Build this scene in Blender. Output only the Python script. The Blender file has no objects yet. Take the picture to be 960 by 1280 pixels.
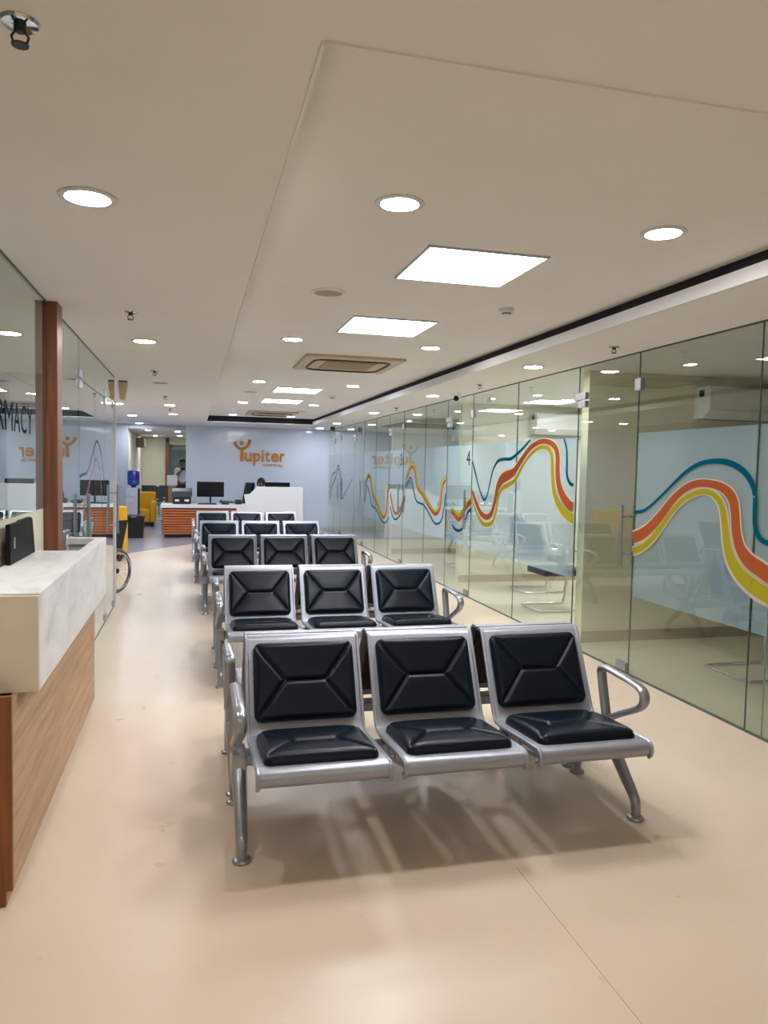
import bpy, bmesh, math, random
from mathutils import Vector, Matrix
random.seed(4)
PI = math.pi
S = bpy.context.scene
COL = S.collection

# ------------------------------------------------------------------ camera
W, H = 960, 1280
F_PX = 934.8
YAW, PITCH, ROLL = 0.250557, 0.057985, 0.021000
CAM_H = 1.55
fw = Vector((math.sin(YAW)*math.cos(PITCH), math.cos(YAW)*math.cos(PITCH), -math.sin(PITCH)))
rt = Vector((math.cos(YAW), -math.sin(YAW), 0.0))
up = rt.cross(fw)
rt2 = rt*math.cos(ROLL) + up*math.sin(ROLL)
up2 = -rt*math.sin(ROLL) + up*math.cos(ROLL)
cam_data = bpy.data.cameras.new('camera')
cam = bpy.data.objects.new('camera', cam_data)
COL.objects.link(cam)
m = Matrix((( rt2.x, up2.x, -fw.x, 0), (rt2.y, up2.y, -fw.y, 0), (rt2.z, up2.z, -fw.z, CAM_H), (0, 0, 0, 1)))
cam.matrix_world = m
cam_data.sensor_fit = 'VERTICAL'
cam_data.sensor_height = 36.0
cam_data.lens = F_PX*36.0/H
cam_data.clip_start = 0.05
cam_data.clip_end = 200
S.camera = cam

# ------------------------------------------------------------------ world and exposure
world = bpy.data.worlds.new('world')
S.world = world
world.use_nodes = True
world.node_tree.nodes['Background'].inputs[0].default_value = (0.75, 0.8, 0.9, 1)
world.node_tree.nodes['Background'].inputs[1].default_value = 0.02
S.view_settings.view_transform = 'Standard'
S.view_settings.look = 'None'
S.view_settings.gamma = 1
S.view_settings.use_curve_mapping = False
S.view_settings.exposure = 0.90
try:
    S.cycles.transparent_max_bounces = 32
    S.cycles.max_bounces = 10
    S.cycles.diffuse_bounces = 5
    S.cycles.glossy_bounces = 5
    S.cycles.sample_clamp_indirect = 8
except Exception:
    pass
# strengths of the lamps (each lamp's own emission lives in its diffuser)
DOWNLIGHT = 94.0
PANEL = 14.5
DOWN_COL = (1.0, 0.955, 0.90)
DOWN_COOL = (0.84, 0.91, 1.0)
PANEL_COL = (0.97, 0.985, 1.0)

# ------------------------------------------------------------------ materials
MATS = {}
def nt(name):
    m = bpy.data.materials.new(name); m.use_nodes = True
    t = m.node_tree
    return m, t, t.nodes['Principled BSDF']
def N(t, kind, **kw):
    n = t.nodes.new(kind)
    for k, v in kw.items():
        if k in n.inputs.keys(): n.inputs[k].default_value = v
        else: setattr(n, k, v)
    return n
def rgba(c): return (c[0], c[1], c[2], 1)
def srgb(r, g, b):
    f = lambda v: (v/255/12.92 if v/255 <= 0.04045 else ((v/255+0.055)/1.055)**2.4)
    return (f(r), f(g), f(b))
def plain(name, c, rough=0.5, metal=0.0, spec=0.5, noise=0.0, nscale=30, coat=0.0, bump=0.0, bscale=200):
    m, t, b = nt(name)
    b.inputs['Base Color'].default_value = rgba(c)
    b.inputs['Roughness'].default_value = rough
    b.inputs['Metallic'].default_value = metal
    b.inputs['Specular IOR Level'].default_value = spec
    b.inputs['Coat Weight'].default_value = coat
    b.inputs['Coat Roughness'].default_value = 0.05
    if noise > 0:
        tc = N(t, 'ShaderNodeTexCoord'); nz = N(t, 'ShaderNodeTexNoise', Scale=nscale, Detail=4.0)
        t.links.new(tc.outputs['Object'], nz.inputs['Vector'])
        r = N(t, 'ShaderNodeValToRGB')
        r.color_ramp.elements[0].position = 0.3; r.color_ramp.elements[1].position = 0.7
        r.color_ramp.elements[0].color = rgba([x*(1-noise) for x in c])
        r.color_ramp.elements[1].color = rgba([min(1, x*(1+noise)) for x in c])
        t.links.new(nz.outputs['Fac'], r.inputs['Fac']); t.links.new(r.outputs['Color'], b.inputs['Base Color'])
    if bump > 0:
        tc = N(t, 'ShaderNodeTexCoord'); nz = N(t, 'ShaderNodeTexNoise', Scale=bscale, Detail=3.0)
        t.links.new(tc.outputs['Object'], nz.inputs['Vector'])
        bp = N(t, 'ShaderNodeBump', Strength=bump, Distance=0.002)
        t.links.new(nz.outputs['Fac'], bp.inputs['Height']); t.links.new(bp.outputs['Normal'], b.inputs['Normal'])
    MATS[name] = m
    return m
def wood(name, dark, light, axis, scale=1.0, rough=0.45):
    """long grain along one axis"""
    m, t, b = nt(name)
    tc = N(t, 'ShaderNodeTexCoord'); mp = N(t, 'ShaderNodeMapping')
    s = [14*scale]*3; s[axis] = 0.9*scale
    mp.inputs['Scale'].default_value = s
    t.links.new(tc.outputs['Object'], mp.inputs['Vector'])
    n1 = N(t, 'ShaderNodeTexNoise', Scale=2.2, Detail=8.0, Roughness=0.65, Distortion=0.35)
    t.links.new(mp.outputs['Vector'], n1.inputs['Vector'])
    r = N(t, 'ShaderNodeValToRGB')
    r.color_ramp.elements[0].position = 0.32; r.color_ramp.elements[0].color = rgba(dark)
    r.color_ramp.elements[1].position = 0.68; r.color_ramp.elements[1].color = rgba(light)
    t.links.new(n1.outputs['Fac'], r.inputs['Fac']); t.links.new(r.outputs['Color'], b.inputs['Base Color'])
    b.inputs['Roughness'].default_value = rough
    MATS[name] = m
    return m
def emit(name, c, s):
    m, t, b = nt(name)
    b.inputs['Base Color'].default_value = (0.8, 0.8, 0.8, 1)
    b.inputs['Emission Color'].default_value = rgba(c)
    b.inputs['Emission Strength'].default_value = s
    MATS[name] = m
    return m
def glass(name, tint):
    """thin architectural glass: clear through, mirror-like towards grazing (front faces only)"""
    m = bpy.data.materials.new(name); m.use_nodes = True
    t = m.node_tree; t.nodes.clear()
    out = N(t, 'ShaderNodeOutputMaterial')
    tr = N(t, 'ShaderNodeBsdfTransparent'); tr.inputs[0].default_value = rgba(tint)
    gl = N(t, 'ShaderNodeBsdfGlossy'); gl.inputs['Roughness'].default_value = 0.0
    gl.inputs[0].default_value = (0.95, 1, 0.98, 1)
    fr = N(t, 'ShaderNodeFresnel', IOR=1.5)
    ge = N(t, 'ShaderNodeNewGeometry')
    inv = N(t, 'ShaderNodeMath', operation='SUBTRACT'); inv.inputs[0].default_value = 1.0
    t.links.new(ge.outputs['Backfacing'], inv.inputs[1])
    dbl = N(t, 'ShaderNodeMath', operation='MULTIPLY'); dbl.inputs[1].default_value = 1.7; dbl.use_clamp = True
    t.links.new(fr.outputs[0], dbl.inputs[0])
    mul = N(t, 'ShaderNodeMath', operation='MULTIPLY'); mul.use_clamp = True
    t.links.new(dbl.outputs[0], mul.inputs[0]); t.links.new(inv.outputs[0], mul.inputs[1])
    mx = N(t, 'ShaderNodeMixShader')
    t.links.new(mul.outputs[0], mx.inputs[0]); t.links.new(tr.outputs[0], mx.inputs[1]); t.links.new(gl.outputs[0], mx.inputs[2])
    t.links.new(mx.outputs[0], out.inputs[0])
    MATS[name] = m
    return m
def film(name, c, opacity, bands=False):
    """printed or frosted adhesive film: part clear, part diffuse and translucent"""
    m = bpy.data.materials.new(name); m.use_nodes = True
    t = m.node_tree; t.nodes.clear()
    out = N(t, 'ShaderNodeOutputMaterial')
    tr = N(t, 'ShaderNodeBsdfTransparent')
    di = N(t, 'ShaderNodeBsdfDiffuse'); di.inputs[0].default_value = rgba(c)
    tl = N(t, 'ShaderNodeBsdfTranslucent'); tl.inputs[0].default_value = rgba(c)
    a = N(t, 'ShaderNodeMixShader'); a.inputs[0].default_value = 0.5
    t.links.new(di.outputs[0], a.inputs[1]); t.links.new(tl.outputs[0], a.inputs[2])
    mx = N(t, 'ShaderNodeMixShader'); mx.inputs[0].default_value = opacity
    t.links.new(tr.outputs[0], mx.inputs[1]); t.links.new(a.outputs[0], mx.inputs[2])
    t.links.new(mx.outputs[0], out.inputs[0])
    MATS[name] = m
    return m

# floor: beige speckled sheet vinyl
def floor_mat(name, c, c2, rough, speck):
    m, t, b = nt(name)
    tc = N(t, 'ShaderNodeTexCoord')
    n1 = N(t, 'ShaderNodeTexNoise', Scale=1.3, Detail=5.0); n2 = N(t, 'ShaderNodeTexNoise', Scale=330.0, Detail=2.0)
    for n in (n1, n2): t.links.new(tc.outputs['Object'], n.inputs['Vector'])
    r = N(t, 'ShaderNodeValToRGB')
    r.color_ramp.elements[0].position = 0.3; r.color_ramp.elements[0].color = rgba(c)
    r.color_ramp.elements[1].position = 0.7; r.color_ramp.elements[1].color = rgba(c2)
    t.links.new(n1.outputs['Fac'], r.inputs['Fac'])
    r2 = N(t, 'ShaderNodeValToRGB')
    r2.color_ramp.elements[0].position = 0.35; r2.color_ramp.elements[0].color = (1-speck, 1-speck, 1-speck, 1)
    r2.color_ramp.elements[1].position = 0.65; r2.color_ramp.elements[1].color = (1, 1, 1, 1)
    t.links.new(n2.outputs['Fac'], r2.inputs['Fac'])
    mx = N(t, 'ShaderNodeMix', data_type='RGBA', blend_type='MULTIPLY'); mx.inputs[0].default_value = 1
    t.links.new(r.outputs['Color'], mx.inputs[6]); t.links.new(r2.outputs['Color'], mx.inputs[7])
    t.links.new(mx.outputs[2], b.inputs['Base Color'])
    n3 = N(t, 'ShaderNodeTexNoise', Scale=6.0, Detail=6.0)
    t.links.new(tc.outputs['Object'], n3.inputs['Vector'])
    mr = N(t, 'ShaderNodeMapRange'); mr.inputs['To Min'].default_value = rough*0.75; mr.inputs['To Max'].default_value = rough*1.3
    t.links.new(n3.outputs['Fac'], mr.inputs['Value']); t.links.new(mr.outputs[0], b.inputs['Roughness'])
    b.inputs['Specular IOR Level'].default_value = 0.45
    MATS[name] = m
floor_mat('vinyl_beige', srgb(216, 197, 176), srgb(223, 205, 185), 0.30, 0.05)
floor_mat('vinyl_grey', srgb(158, 156, 170), srgb(166, 163, 176), 0.22, 0.02)
floor_mat('vinyl_room', srgb(208, 196, 172), srgb(216, 204, 180), 0.35, 0.05)
# marble-look stone
def stone(name):
    m, t, b = nt(name)
    tc = N(t, 'ShaderNodeTexCoord'); mp = N(t, 'ShaderNodeMapping')
    mp.inputs['Scale'].default_value = (3.0, 1.2, 3.0); mp.inputs['Rotation'].default_value = (0.5, 0.2, 0.5)
    t.links.new(tc.outputs['Object'], mp.inputs['Vector'])
    n1 = N(t, 'ShaderNodeTexNoise', Scale=2.0, Detail=9.0, Roughness=0.62, Distortion=1.2)
    t.links.new(mp.outputs['Vector'], n1.inputs['Vector'])
    r = N(t, 'ShaderNodeValToRGB'); e = r.color_ramp.elements
    e[0].position = 0.30; e[0].color = rgba(srgb(212, 213, 217)); e[1].position = 0.62; e[1].color = rgba(srgb(242, 242, 243))
    k = e.new(0.46); k.color = rgba(srgb(232, 233, 235))
    t.links.new(n1.outputs['Fac'], r.inputs['Fac']); t.links.new(r.outputs['Color'], b.inputs['Base Color'])
    b.inputs['Roughness'].default_value = 0.35
    MATS[name] = m
stone('stone_white')
plain('ceiling_paint', srgb(243, 240, 236), 0.9, noise=0.015, nscale=2)
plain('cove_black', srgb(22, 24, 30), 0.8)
plain('trim_white', srgb(225, 225, 228), 0.6)
plain('wall_glossy', srgb(222, 230, 246), 0.12, noise=0.02, nscale=1.2, coat=0.6)
plain('wall_cream', srgb(222, 216, 196), 0.8, noise=0.02, nscale=2)
plain('wall_warm', srgb(226, 218, 190), 0.85, noise=0.02, nscale=2)
plain('wall_grey', srgb(190, 194, 204), 0.6, noise=0.02, nscale=2)
plain('wall_yellow', srgb(205, 198, 150), 0.8, noise=0.03, nscale=2)
plain('skirting_tan', srgb(168, 150, 122), 0.6, noise=0.05, nscale=12)
plain('skirting_white', srgb(205, 205, 200), 0.6)
glass('glass_clear', (0.915, 0.952, 0.935))
glass('glass_left', (0.90, 0.945, 0.93))
plain('glass_edge', srgb(140, 175, 165), 0.2, spec=0.6)
plain('seam_dark', srgb(78, 94, 94), 0.4)
plain('steel_brushed', srgb(185, 188, 196), 0.28, metal=1.0, bump=0.15, bscale=400)
plain('steel_satin', srgb(150, 150, 158), 0.42, metal=0.6)
plain('chrome', srgb(215, 217, 222), 0.08, metal=1.0)
plain('silver_paint', srgb(158, 162, 175), 0.36, metal=0.45, noise=0.03, nscale=60)
plain('cast_aluminium', srgb(158, 161, 170), 0.30, metal=0.7, noise=0.05, nscale=40)
plain('leather_black', srgb(6, 19, 32), 0.34, spec=0.24, bump=0.12, bscale=500)
plain('plastic_black', srgb(16, 17, 20), 0.35)
plain('plastic_dark', srgb(38, 40, 46), 0.45)
plain('plastic_white', srgb(226, 226, 222), 0.4)
plain('plastic_cream', srgb(206, 188, 160), 0.5)
plain('grille_tan', srgb(158, 128, 98), 0.7, noise=0.15, nscale=120)
plain('monitor_matte', srgb(9, 11, 15), 0.6, spec=0.15)
plain('screen_black', srgb(8, 10, 14), 0.12)
plain('gold_paint', srgb(206, 128, 14), 0.4, metal=0.1)
plain('lettering_blue', srgb(10, 36, 58), 0.9, spec=0.1)
plain('lettering_dark', srgb(20, 46, 58), 0.9, spec=0.1)
plain('lacquer_white', srgb(232, 232, 236), 0.35, noise=0.01, nscale=3)
plain('slat_gap', srgb(42, 26, 20), 0.8)
plain('yellow_fabric', srgb(214, 160, 24), 0.8, noise=0.06, nscale=120)
plain('dark_base', srgb(24, 22, 24), 0.7)
plain('water_blue', srgb(24, 48, 150), 0.15, spec=0.7)
plain('dispenser_grey', srgb(196, 198, 210), 0.4)
plain('rubber_grey', srgb(92, 94, 100), 0.6)
plain('skin', srgb(122, 82, 60), 0.55)
plain('hair_black', srgb(14, 12, 12), 0.6)
plain('shirt_white', srgb(214, 214, 222), 0.8)
plain('trousers_black', srgb(20, 20, 26), 0.8)
plain('shirt_blue', srgb(70, 86, 120), 0.8)
plain('teal_fabric', srgb(70, 122, 130), 0.7)
plain('paper_white', srgb(230, 230, 228), 0.8)
plain('sign_label', srgb(60, 60, 62), 0.6)
wood('oak_dark', srgb(112, 62, 30), srgb(150, 92, 50), 2)
wood('oak_light', srgb(156, 118, 84), srgb(196, 158, 120), 1)
wood('walnut_post', srgb(112, 66, 44), srgb(150, 96, 66), 2)
wood('slat_wood', srgb(176, 92, 48), srgb(206, 122, 70), 0, rough=0.4)
wood('post_light', srgb(150, 112, 88), srgb(178, 138, 112), 2)
plain('stone_end', srgb(232, 222, 206), 0.4, noise=0.04, nscale=6)
plain('steel_dark', srgb(70, 68, 70), 0.3, metal=0.9)
plain('speaker_grille', srgb(176, 164, 146), 0.8, noise=0.2, nscale=500)
plain('lip', srgb(110, 62, 54), 0.5)
emit('downlight_glow', DOWN_COL, DOWNLIGHT)
emit('panel_glow', PANEL_COL, PANEL)
emit('downlight_glow_cool', DOWN_COOL, DOWNLIGHT*1.25)
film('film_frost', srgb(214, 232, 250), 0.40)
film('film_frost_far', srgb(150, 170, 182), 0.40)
film('film_teal', srgb(14, 112, 138), 0.88)
film('film_orange', srgb(206, 116, 74), 0.84)
film('film_yellow', srgb(204, 196, 62), 0.80)
film('film_pale', srgb(240, 226, 206), 0.62)
film('film_teal_faint', srgb(80, 120, 160), 0.42)
film('film_rose_faint', srgb(190, 150, 165), 0.32)

# ------------------------------------------------------------------ mesh helpers
def origin_of(o):
    v = Vector((0, 0, 0))
    while o is not None:
        v += Vector(o.location); o = o.parent
    return v
class MB:
    def __init__(self):
        self.bm = bmesh.new()
    def box(self, x0, x1, y0, y1, z0, z1, bevel=0.0, seg=2):
        c = [(x, y, z) for x in (x0, x1) for y in (y0, y1) for z in (z0, z1)]
        vs = [self.bm.verts.new(p) for p in c]
        fs = []
        for q in ((0, 1, 3, 2), (4, 6, 7, 5), (0, 4, 5, 1), (2, 3, 7, 6), (0, 2, 6, 4), (1, 5, 7, 3)):
            fs.append(self.bm.faces.new([vs[i] for i in q]))
        if bevel > 0:
            es = set(e for f in fs for e in f.edges)
            bmesh.ops.bevel(self.bm, geom=list(es), offset=bevel, segments=seg, affect='EDGES', profile=0.6)
        return self
    def prism(self, pts, axis, a, b, bevel=0.0, seg=2):
        """2D outline extruded along an axis (0: pts=(y,z), 1: (x,z), 2: (x,y))"""
        def P(u, v, w):
            return {0: (w, u, v), 1: (u, w, v), 2: (u, v, w)}[axis]
        A = [self.bm.verts.new(P(u, v, a)) for u, v in pts]
        B = [self.bm.verts.new(P(u, v, b)) for u, v in pts]
        n = len(pts); fs = []
        for i in range(n):
            j = (i+1) % n
            fs.append(self.bm.faces.new((A[i], A[j], B[j], B[i])))
        fs.append(self.bm.faces.new(A[::-1])); fs.append(self.bm.faces.new(B))
        if bevel > 0:
            es = list(set(e for f in fs[-2:] for e in f.edges))
            bmesh.ops.bevel(self.bm, geom=es, offset=bevel, segments=seg, affect='EDGES', profile=0.6)
        return self
    def lathe(self, prof, c=(0, 0, 0), seg=24, axis=2):
        """profile [(r, h)] turned round an axis through c"""
        rings = []
        for r, h in prof:
            ring = []
            for k in range(seg):
                a = 2*PI*k/seg
                u, v = r*math.cos(a), r*math.sin(a)
                p = {2: (u, v, h), 0: (h, u, v), 1: (u, h, v)}[axis]
                ring.append(self.bm.verts.new((c[0]+p[0], c[1]+p[1], c[2]+p[2])))
            rings.append(ring)
        for a, b in zip(rings[:-1], rings[1:]):
            for k in range(seg):
                j = (k+1) % seg
                self.bm.faces.new((a[k], a[j], b[j], b[k]))
        if prof[0][0] > 1e-6: self.bm.faces.new(rings[0][::-1])
        if prof[-1][0] > 1e-6: self.bm.faces.new(rings[-1])
        return self
    def tube(self, pts, r, seg=10, closed=False, flat=1.0, side=None):
        """tube along a polyline; r is a number or one per point; flat squeezes along 'side'"""
        pts = [Vector(p) for p in pts]; n = len(pts)
        rs = r if isinstance(r, (list, tuple)) else [r]*n
        rings = []; prev = None
        for i in range(n):
            if closed: d = (pts[(i+1) % n]-pts[i-1])
            elif i == 0: d = pts[1]-pts[0]
            elif i == n-1: d = pts[-1]-pts[-2]
            else: d = (pts[i+1]-pts[i]).normalized()+(pts[i]-pts[i-1]).normalized()
            d.normalize()
            if side is not None: a = Vector(side) - d*d.dot(Vector(side)); a.normalize()
            else:
                a = prev - d*d.dot(prev) if prev is not None else d.orthogonal()
                a.normalize()
            prev = a
            b = d.cross(a)
            rings.append([self.bm.verts.new(pts[i] + (a*math.cos(2*PI*k/seg)*flat + b*math.sin(2*PI*k/seg))*rs[i]) for k in range(seg)])
        m_ = n if closed else n-1
        for i in range(m_):
            A, B = rings[i], rings[(i+1) % n]
            for k in range(seg):
                j = (k+1) % seg
                self.bm.faces.new((A[k], A[j], B[j], B[k]))
        if not closed:
            self.bm.faces.new(rings[0][::-1]); self.bm.faces.new(rings[-1])
        return self
    def sphere(self, c, r, seg=16, rings=10, sc=(1, 1, 1)):
        mtx = Matrix.Translation(c) @ Matrix.Diagonal((r*sc[0], r*sc[1], r*sc[2], 1))
        bmesh.ops.create_uvsphere(self.bm, u_segments=seg, v_segments=rings, radius=1.0, matrix=mtx)
        return self
    def build(self, name, mat, parent=None, smooth=False, world=True):
        if parent is not None and world:
            off = -origin_of(parent)
            for v in self.bm.verts: v.co += off
        bmesh.ops.recalc_face_normals(self.bm, faces=self.bm.faces)
        me = bpy.data.meshes.new(name); self.bm.to_mesh(me); self.bm.free()
        me.materials.append(MATS[mat] if isinstance(mat, str) else mat)
        if smooth:
            me.polygons.foreach_set('use_smooth', [True]*len(me.polygons))
            try: me.set_sharp_from_angle(angle=math.radians(38))
            except Exception: pass
        o = bpy.data.objects.new(name, me); COL.objects.link(o)
        if parent is not None: o.parent = parent
        return o
def tag(o, label, cat, group=None):
    o['label'] = label; o['category'] = cat
    if group: o['group'] = group
    return o
def struct(o):
    o['kind'] = 'structure'; return o
def empty(name, loc, label=None, cat=None, group=None):
    o = bpy.data.objects.new(name, None); COL.objects.link(o); o.location = loc
    o.empty_display_size = 0.1
    if label: tag(o, label, cat, group)
    return o
def copy_tree(o, parent=None):
    c = o.copy(); COL.objects.link(c)
    if parent is not None: c.parent = parent
    for ch in list(o.children): copy_tree(ch, c)
    return c
def smooth_line(pts, k=6, closed=False):
    """Catmull-Rom through points of any dimension"""
    n = len(pts); out = []
    rng = range(n if closed else n-1)
    for i in rng:
        p0 = pts[i-1] if (i > 0 or closed) else pts[0]
        p1 = pts[i]; p2 = pts[(i+1) % n]
        p3 = pts[(i+2) % n] if (closed or i+2 < n) else pts[-1]
        for s in range(k):
            t = s/k
            out.append(tuple(0.5*((2*b)+(-a+c)*t+(2*a-5*b+4*c-d)*t*t+(-a+3*b-3*c+d)*t**3) for a, b, c, d in zip(p0, p1, p2, p3)))
    if not closed: out.append(tuple(pts[-1]))
    return out
CURVES = {
  'teal2': [(8.478, 1.659), (8.386, 1.54), (8.237, 1.346), (8.082, 1.22), (7.984, 1.268), (7.911, 1.412), (7.826, 1.564), (7.7, 1.656), (7.533, 1.679), (7.358, 1.681), (7.194, 1.732), (7.037, 1.797), (6.899, 1.865)],
  'teal2b': [(6.195, 1.854), (6.142, 1.77), (6.124, 1.65), (6.116, 1.53), (6.058, 1.456), (5.99, 1.439)],
  'or2': [(8.45, 1.299), (8.332, 1.185), (8.163, 1.056), (7.981, 1.02), (7.837, 1.077), (7.751, 1.212), (7.679, 1.372), (7.562, 1.466), (7.41, 1.504), (7.263, 1.546), (7.107, 1.654), (6.919, 1.77), (6.736, 1.831), (6.559, 1.842), (6.385, 1.798), (6.307, 1.712), (6.295, 1.558), (6.261, 1.436), (6.173, 1.333), (6.059, 1.263), (5.982, 1.245)],
  'ye2': [(8.441, 1.179), (8.266, 1.03), (8.102, 0.944), (7.949, 0.936), (7.805, 0.976), (7.718, 1.084), (7.648, 1.272), (7.554, 1.363), (7.381, 1.407), (7.215, 1.467), (7.063, 1.603), (6.877, 1.719), (6.696, 1.781), (6.519, 1.778), (6.418, 1.698), (6.392, 1.526), (6.347, 1.372), (6.247, 1.253), (6.099, 1.171), (5.975, 1.142)],
  'teal1': [(5.048, 1.257), (4.938, 1.271), (4.846, 1.309), (4.715, 1.39), (4.57, 1.488), (4.433, 1.574), (4.3, 1.625), (4.154, 1.643), (4.014, 1.63), (3.896, 1.584), (3.82, 1.517), (3.782, 1.44), (3.777, 1.35), (3.771, 1.261), (3.739, 1.196), (3.689, 1.168), (3.637, 1.164), (3.512, 1.186)],
  'or1': [(5.042, 1.061), (4.926, 1.1), (4.813, 1.166), (4.684, 1.27), (4.583, 1.363), (4.464, 1.445), (4.329, 1.491), (4.18, 1.495), (4.054, 1.467), (3.974, 1.409), (3.943, 1.317), (3.927, 1.214), (3.888, 1.113), (3.811, 1.042), (3.716, 1.004), (3.624, 0.972), (3.496, 0.954)],
  'ye1': [(5.035, 0.961), (4.919, 1.0), (4.784, 1.086), (4.658, 1.205), (4.557, 1.305), (4.44, 1.386), (4.306, 1.436), (4.194, 1.44), (4.102, 1.397), (4.053, 1.322), (4.025, 1.217), (3.999, 1.113), (3.947, 1.013), (3.859, 0.938), (3.754, 0.889), (3.646, 0.859), (3.488, 0.838)],
  'or3': [(9.178, 1.015), (9.03, 0.96), (8.888, 0.93), (8.758, 1.002), (8.613, 1.111), (8.469, 1.171)],
  'teal3': [(9.139, 0.831), (9.017, 0.793), (8.9, 0.787), (8.788, 0.812), (8.704, 0.873), (8.606, 1.019), (8.476, 1.088)],
  'ye3': [(9.205, 1.046), (9.034, 1.016), (8.893, 0.985), (8.742, 1.073), (8.617, 1.157), (8.472, 1.201)],
  'or4': [(11.357, 1.378), (11.257, 1.458), (11.127, 1.566), (10.992, 1.585), (10.872, 1.501), (10.737, 1.278), (10.477, 1.185), (10.225, 1.06), (9.928, 0.944), (9.763, 0.954), (9.637, 1.056), (9.579, 1.312), (9.443, 1.416)],
  'ye4': [(11.361, 1.437), (11.262, 1.516), (11.131, 1.624), (10.984, 1.652), (10.823, 1.539), (10.674, 1.298), (10.449, 1.222), (10.199, 1.097), (9.931, 0.978), (9.794, 0.995), (9.693, 1.087), (9.636, 1.378), (9.447, 1.474)],
  'teal4': [(11.348, 1.279), (11.215, 1.371), (11.093, 1.412), (10.93, 1.234), (10.753, 1.071), (10.403, 1.032), (10.096, 0.906), (9.919, 0.822), (9.725, 0.81), (9.547, 0.909), (9.428, 1.233)],
  'or5': [(14.203, 1.217), (14.064, 1.344), (13.933, 1.39), (13.794, 1.329), (13.574, 1.035), (13.249, 0.902), (12.984, 0.748), (12.737, 0.693), (12.559, 0.798), (12.478, 1.148), (12.391, 1.197)],
  'ye5': [(14.21, 1.295), (14.069, 1.401), (13.937, 1.433), (13.753, 1.355), (13.535, 1.074), (13.201, 0.941), (12.939, 0.786), (12.741, 0.735), (12.637, 0.84), (12.546, 1.192), (12.395, 1.238)],
  'teal5': [(14.234, 0.904), (14.138, 1.141), (14.052, 1.208), (13.847, 1.049), (13.666, 0.855), (13.344, 0.811), (13.028, 0.673), (12.778, 0.607), (12.589, 0.61), (12.387, 0.717)],
  'or6': [(12.314, 1.131), (12.215, 1.0), (12.072, 0.85), (11.899, 0.812), (11.698, 0.872), (11.549, 1.01), (11.403, 1.123)],
  'teal6': [(12.295, 0.905), (12.152, 0.766), (11.975, 0.711), (11.77, 0.759), (11.6, 0.857), (11.399, 1.081)],
  'tealf': [(18.227, 0.878), (17.904, 1.344), (17.388, 1.446), (17.069, 1.603), (16.806, 1.391), (16.607, 0.942)],
  'orf': [(18.125, 0.784), (17.793, 1.121), (17.377, 1.32), (17.06, 1.511), (16.843, 1.268), (16.677, 0.848), (16.085, 1.05), (15.472, 1.324)],
}

# ================================================================== SETTING
GX = 3.262          # plane of the right-hand glass front
ZS, ZT = 2.47, 2.60  # soffit and tray heights
TX0, TX1, TY0, TY1 = 0.27, 2.54, 1.66, 16.4

# floors (beige vinyl, grey vinyl beyond a slanting joint)
joint = [(-1.9, 12.35), (-1.08, 13.5), (-0.45, 14.45), (0.0, 15.0), (0.6, 15.45), (1.6, 15.8), (3.25, 15.95)]
fb = MB().prism([(-3.4, -2.4), (3.25, -2.4)] + joint[::-1] + [(-3.4, 11.0)], 2, -0.05, 0.0)
struct(fb.build('floor', 'vinyl_beige'))
struct(MB().prism(joint + [(3.25, 28.2), (-1.9, 28.2)], 2, -0.05, 0.0).build('floor', 'vinyl_grey'))
struct(MB().box(3.25, 6.6, -2.4, 18.5, -0.05, 0.0).build('floor', 'vinyl_room'))
# welded joint between two sheets of vinyl
struct(MB().box(1.236, 1.2385, 0.5, 2.62, 0.0, 0.0004).build('trim_13', plain('joint_line', srgb(170, 148, 124), 0.6)))
# ceilings
cb = MB()
cb.box(-3.4, TX0, -2.4, 18.5, ZS, 2.535); cb.box(TX1, 6.6, -2.4, 18.5, ZS, 2.535)
cb.box(TX0, TX1, -2.4, TY0, ZS, 2.535); cb.box(TX0, TX1, TY1, 18.5, ZS, 2.535)
cb.box(-1.9, 3.3, 18.5, 28.2, ZS, 2.535)
struct(cb.build('ceiling', 'ceiling_paint'))
struct(MB().box(TX0-0.2, TX1+0.2, TY0-0.2, TY1+0.2, ZT, ZT+0.05).build('ceiling', 'ceiling_paint'))
# cove: white lip below, dark recess above
lip = MB()
lip.box(TX1-0.004, TX1+0.012, TY0, TY1, ZS-0.003, 2.54)
lip.box(TX0, TX1, TY1-0.004, TY1+0.012, ZS-0.002, 2.482)
struct(lip.build('trim_1', 'trim_white'))
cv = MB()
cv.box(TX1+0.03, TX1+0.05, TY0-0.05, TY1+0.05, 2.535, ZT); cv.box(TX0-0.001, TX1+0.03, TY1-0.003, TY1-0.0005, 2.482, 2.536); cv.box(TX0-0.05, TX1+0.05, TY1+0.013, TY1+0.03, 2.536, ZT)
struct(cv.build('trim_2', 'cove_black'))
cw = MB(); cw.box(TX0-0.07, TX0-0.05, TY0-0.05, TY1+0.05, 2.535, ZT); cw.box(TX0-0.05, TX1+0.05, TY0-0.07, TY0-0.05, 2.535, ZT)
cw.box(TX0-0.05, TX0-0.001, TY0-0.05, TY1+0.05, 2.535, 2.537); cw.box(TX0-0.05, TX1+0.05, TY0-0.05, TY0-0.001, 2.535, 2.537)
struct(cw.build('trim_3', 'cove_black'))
bd = MB(); bd.box(TX0-0.006, TX0+0.004, TY0, TY1, ZS-0.006, 2.50); bd.box(TX0, TX1, TY0-0.006, TY0+0.004, ZS-0.006, 2.50)
struct(bd.build('trim_14', 'ceiling_paint'))

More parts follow.
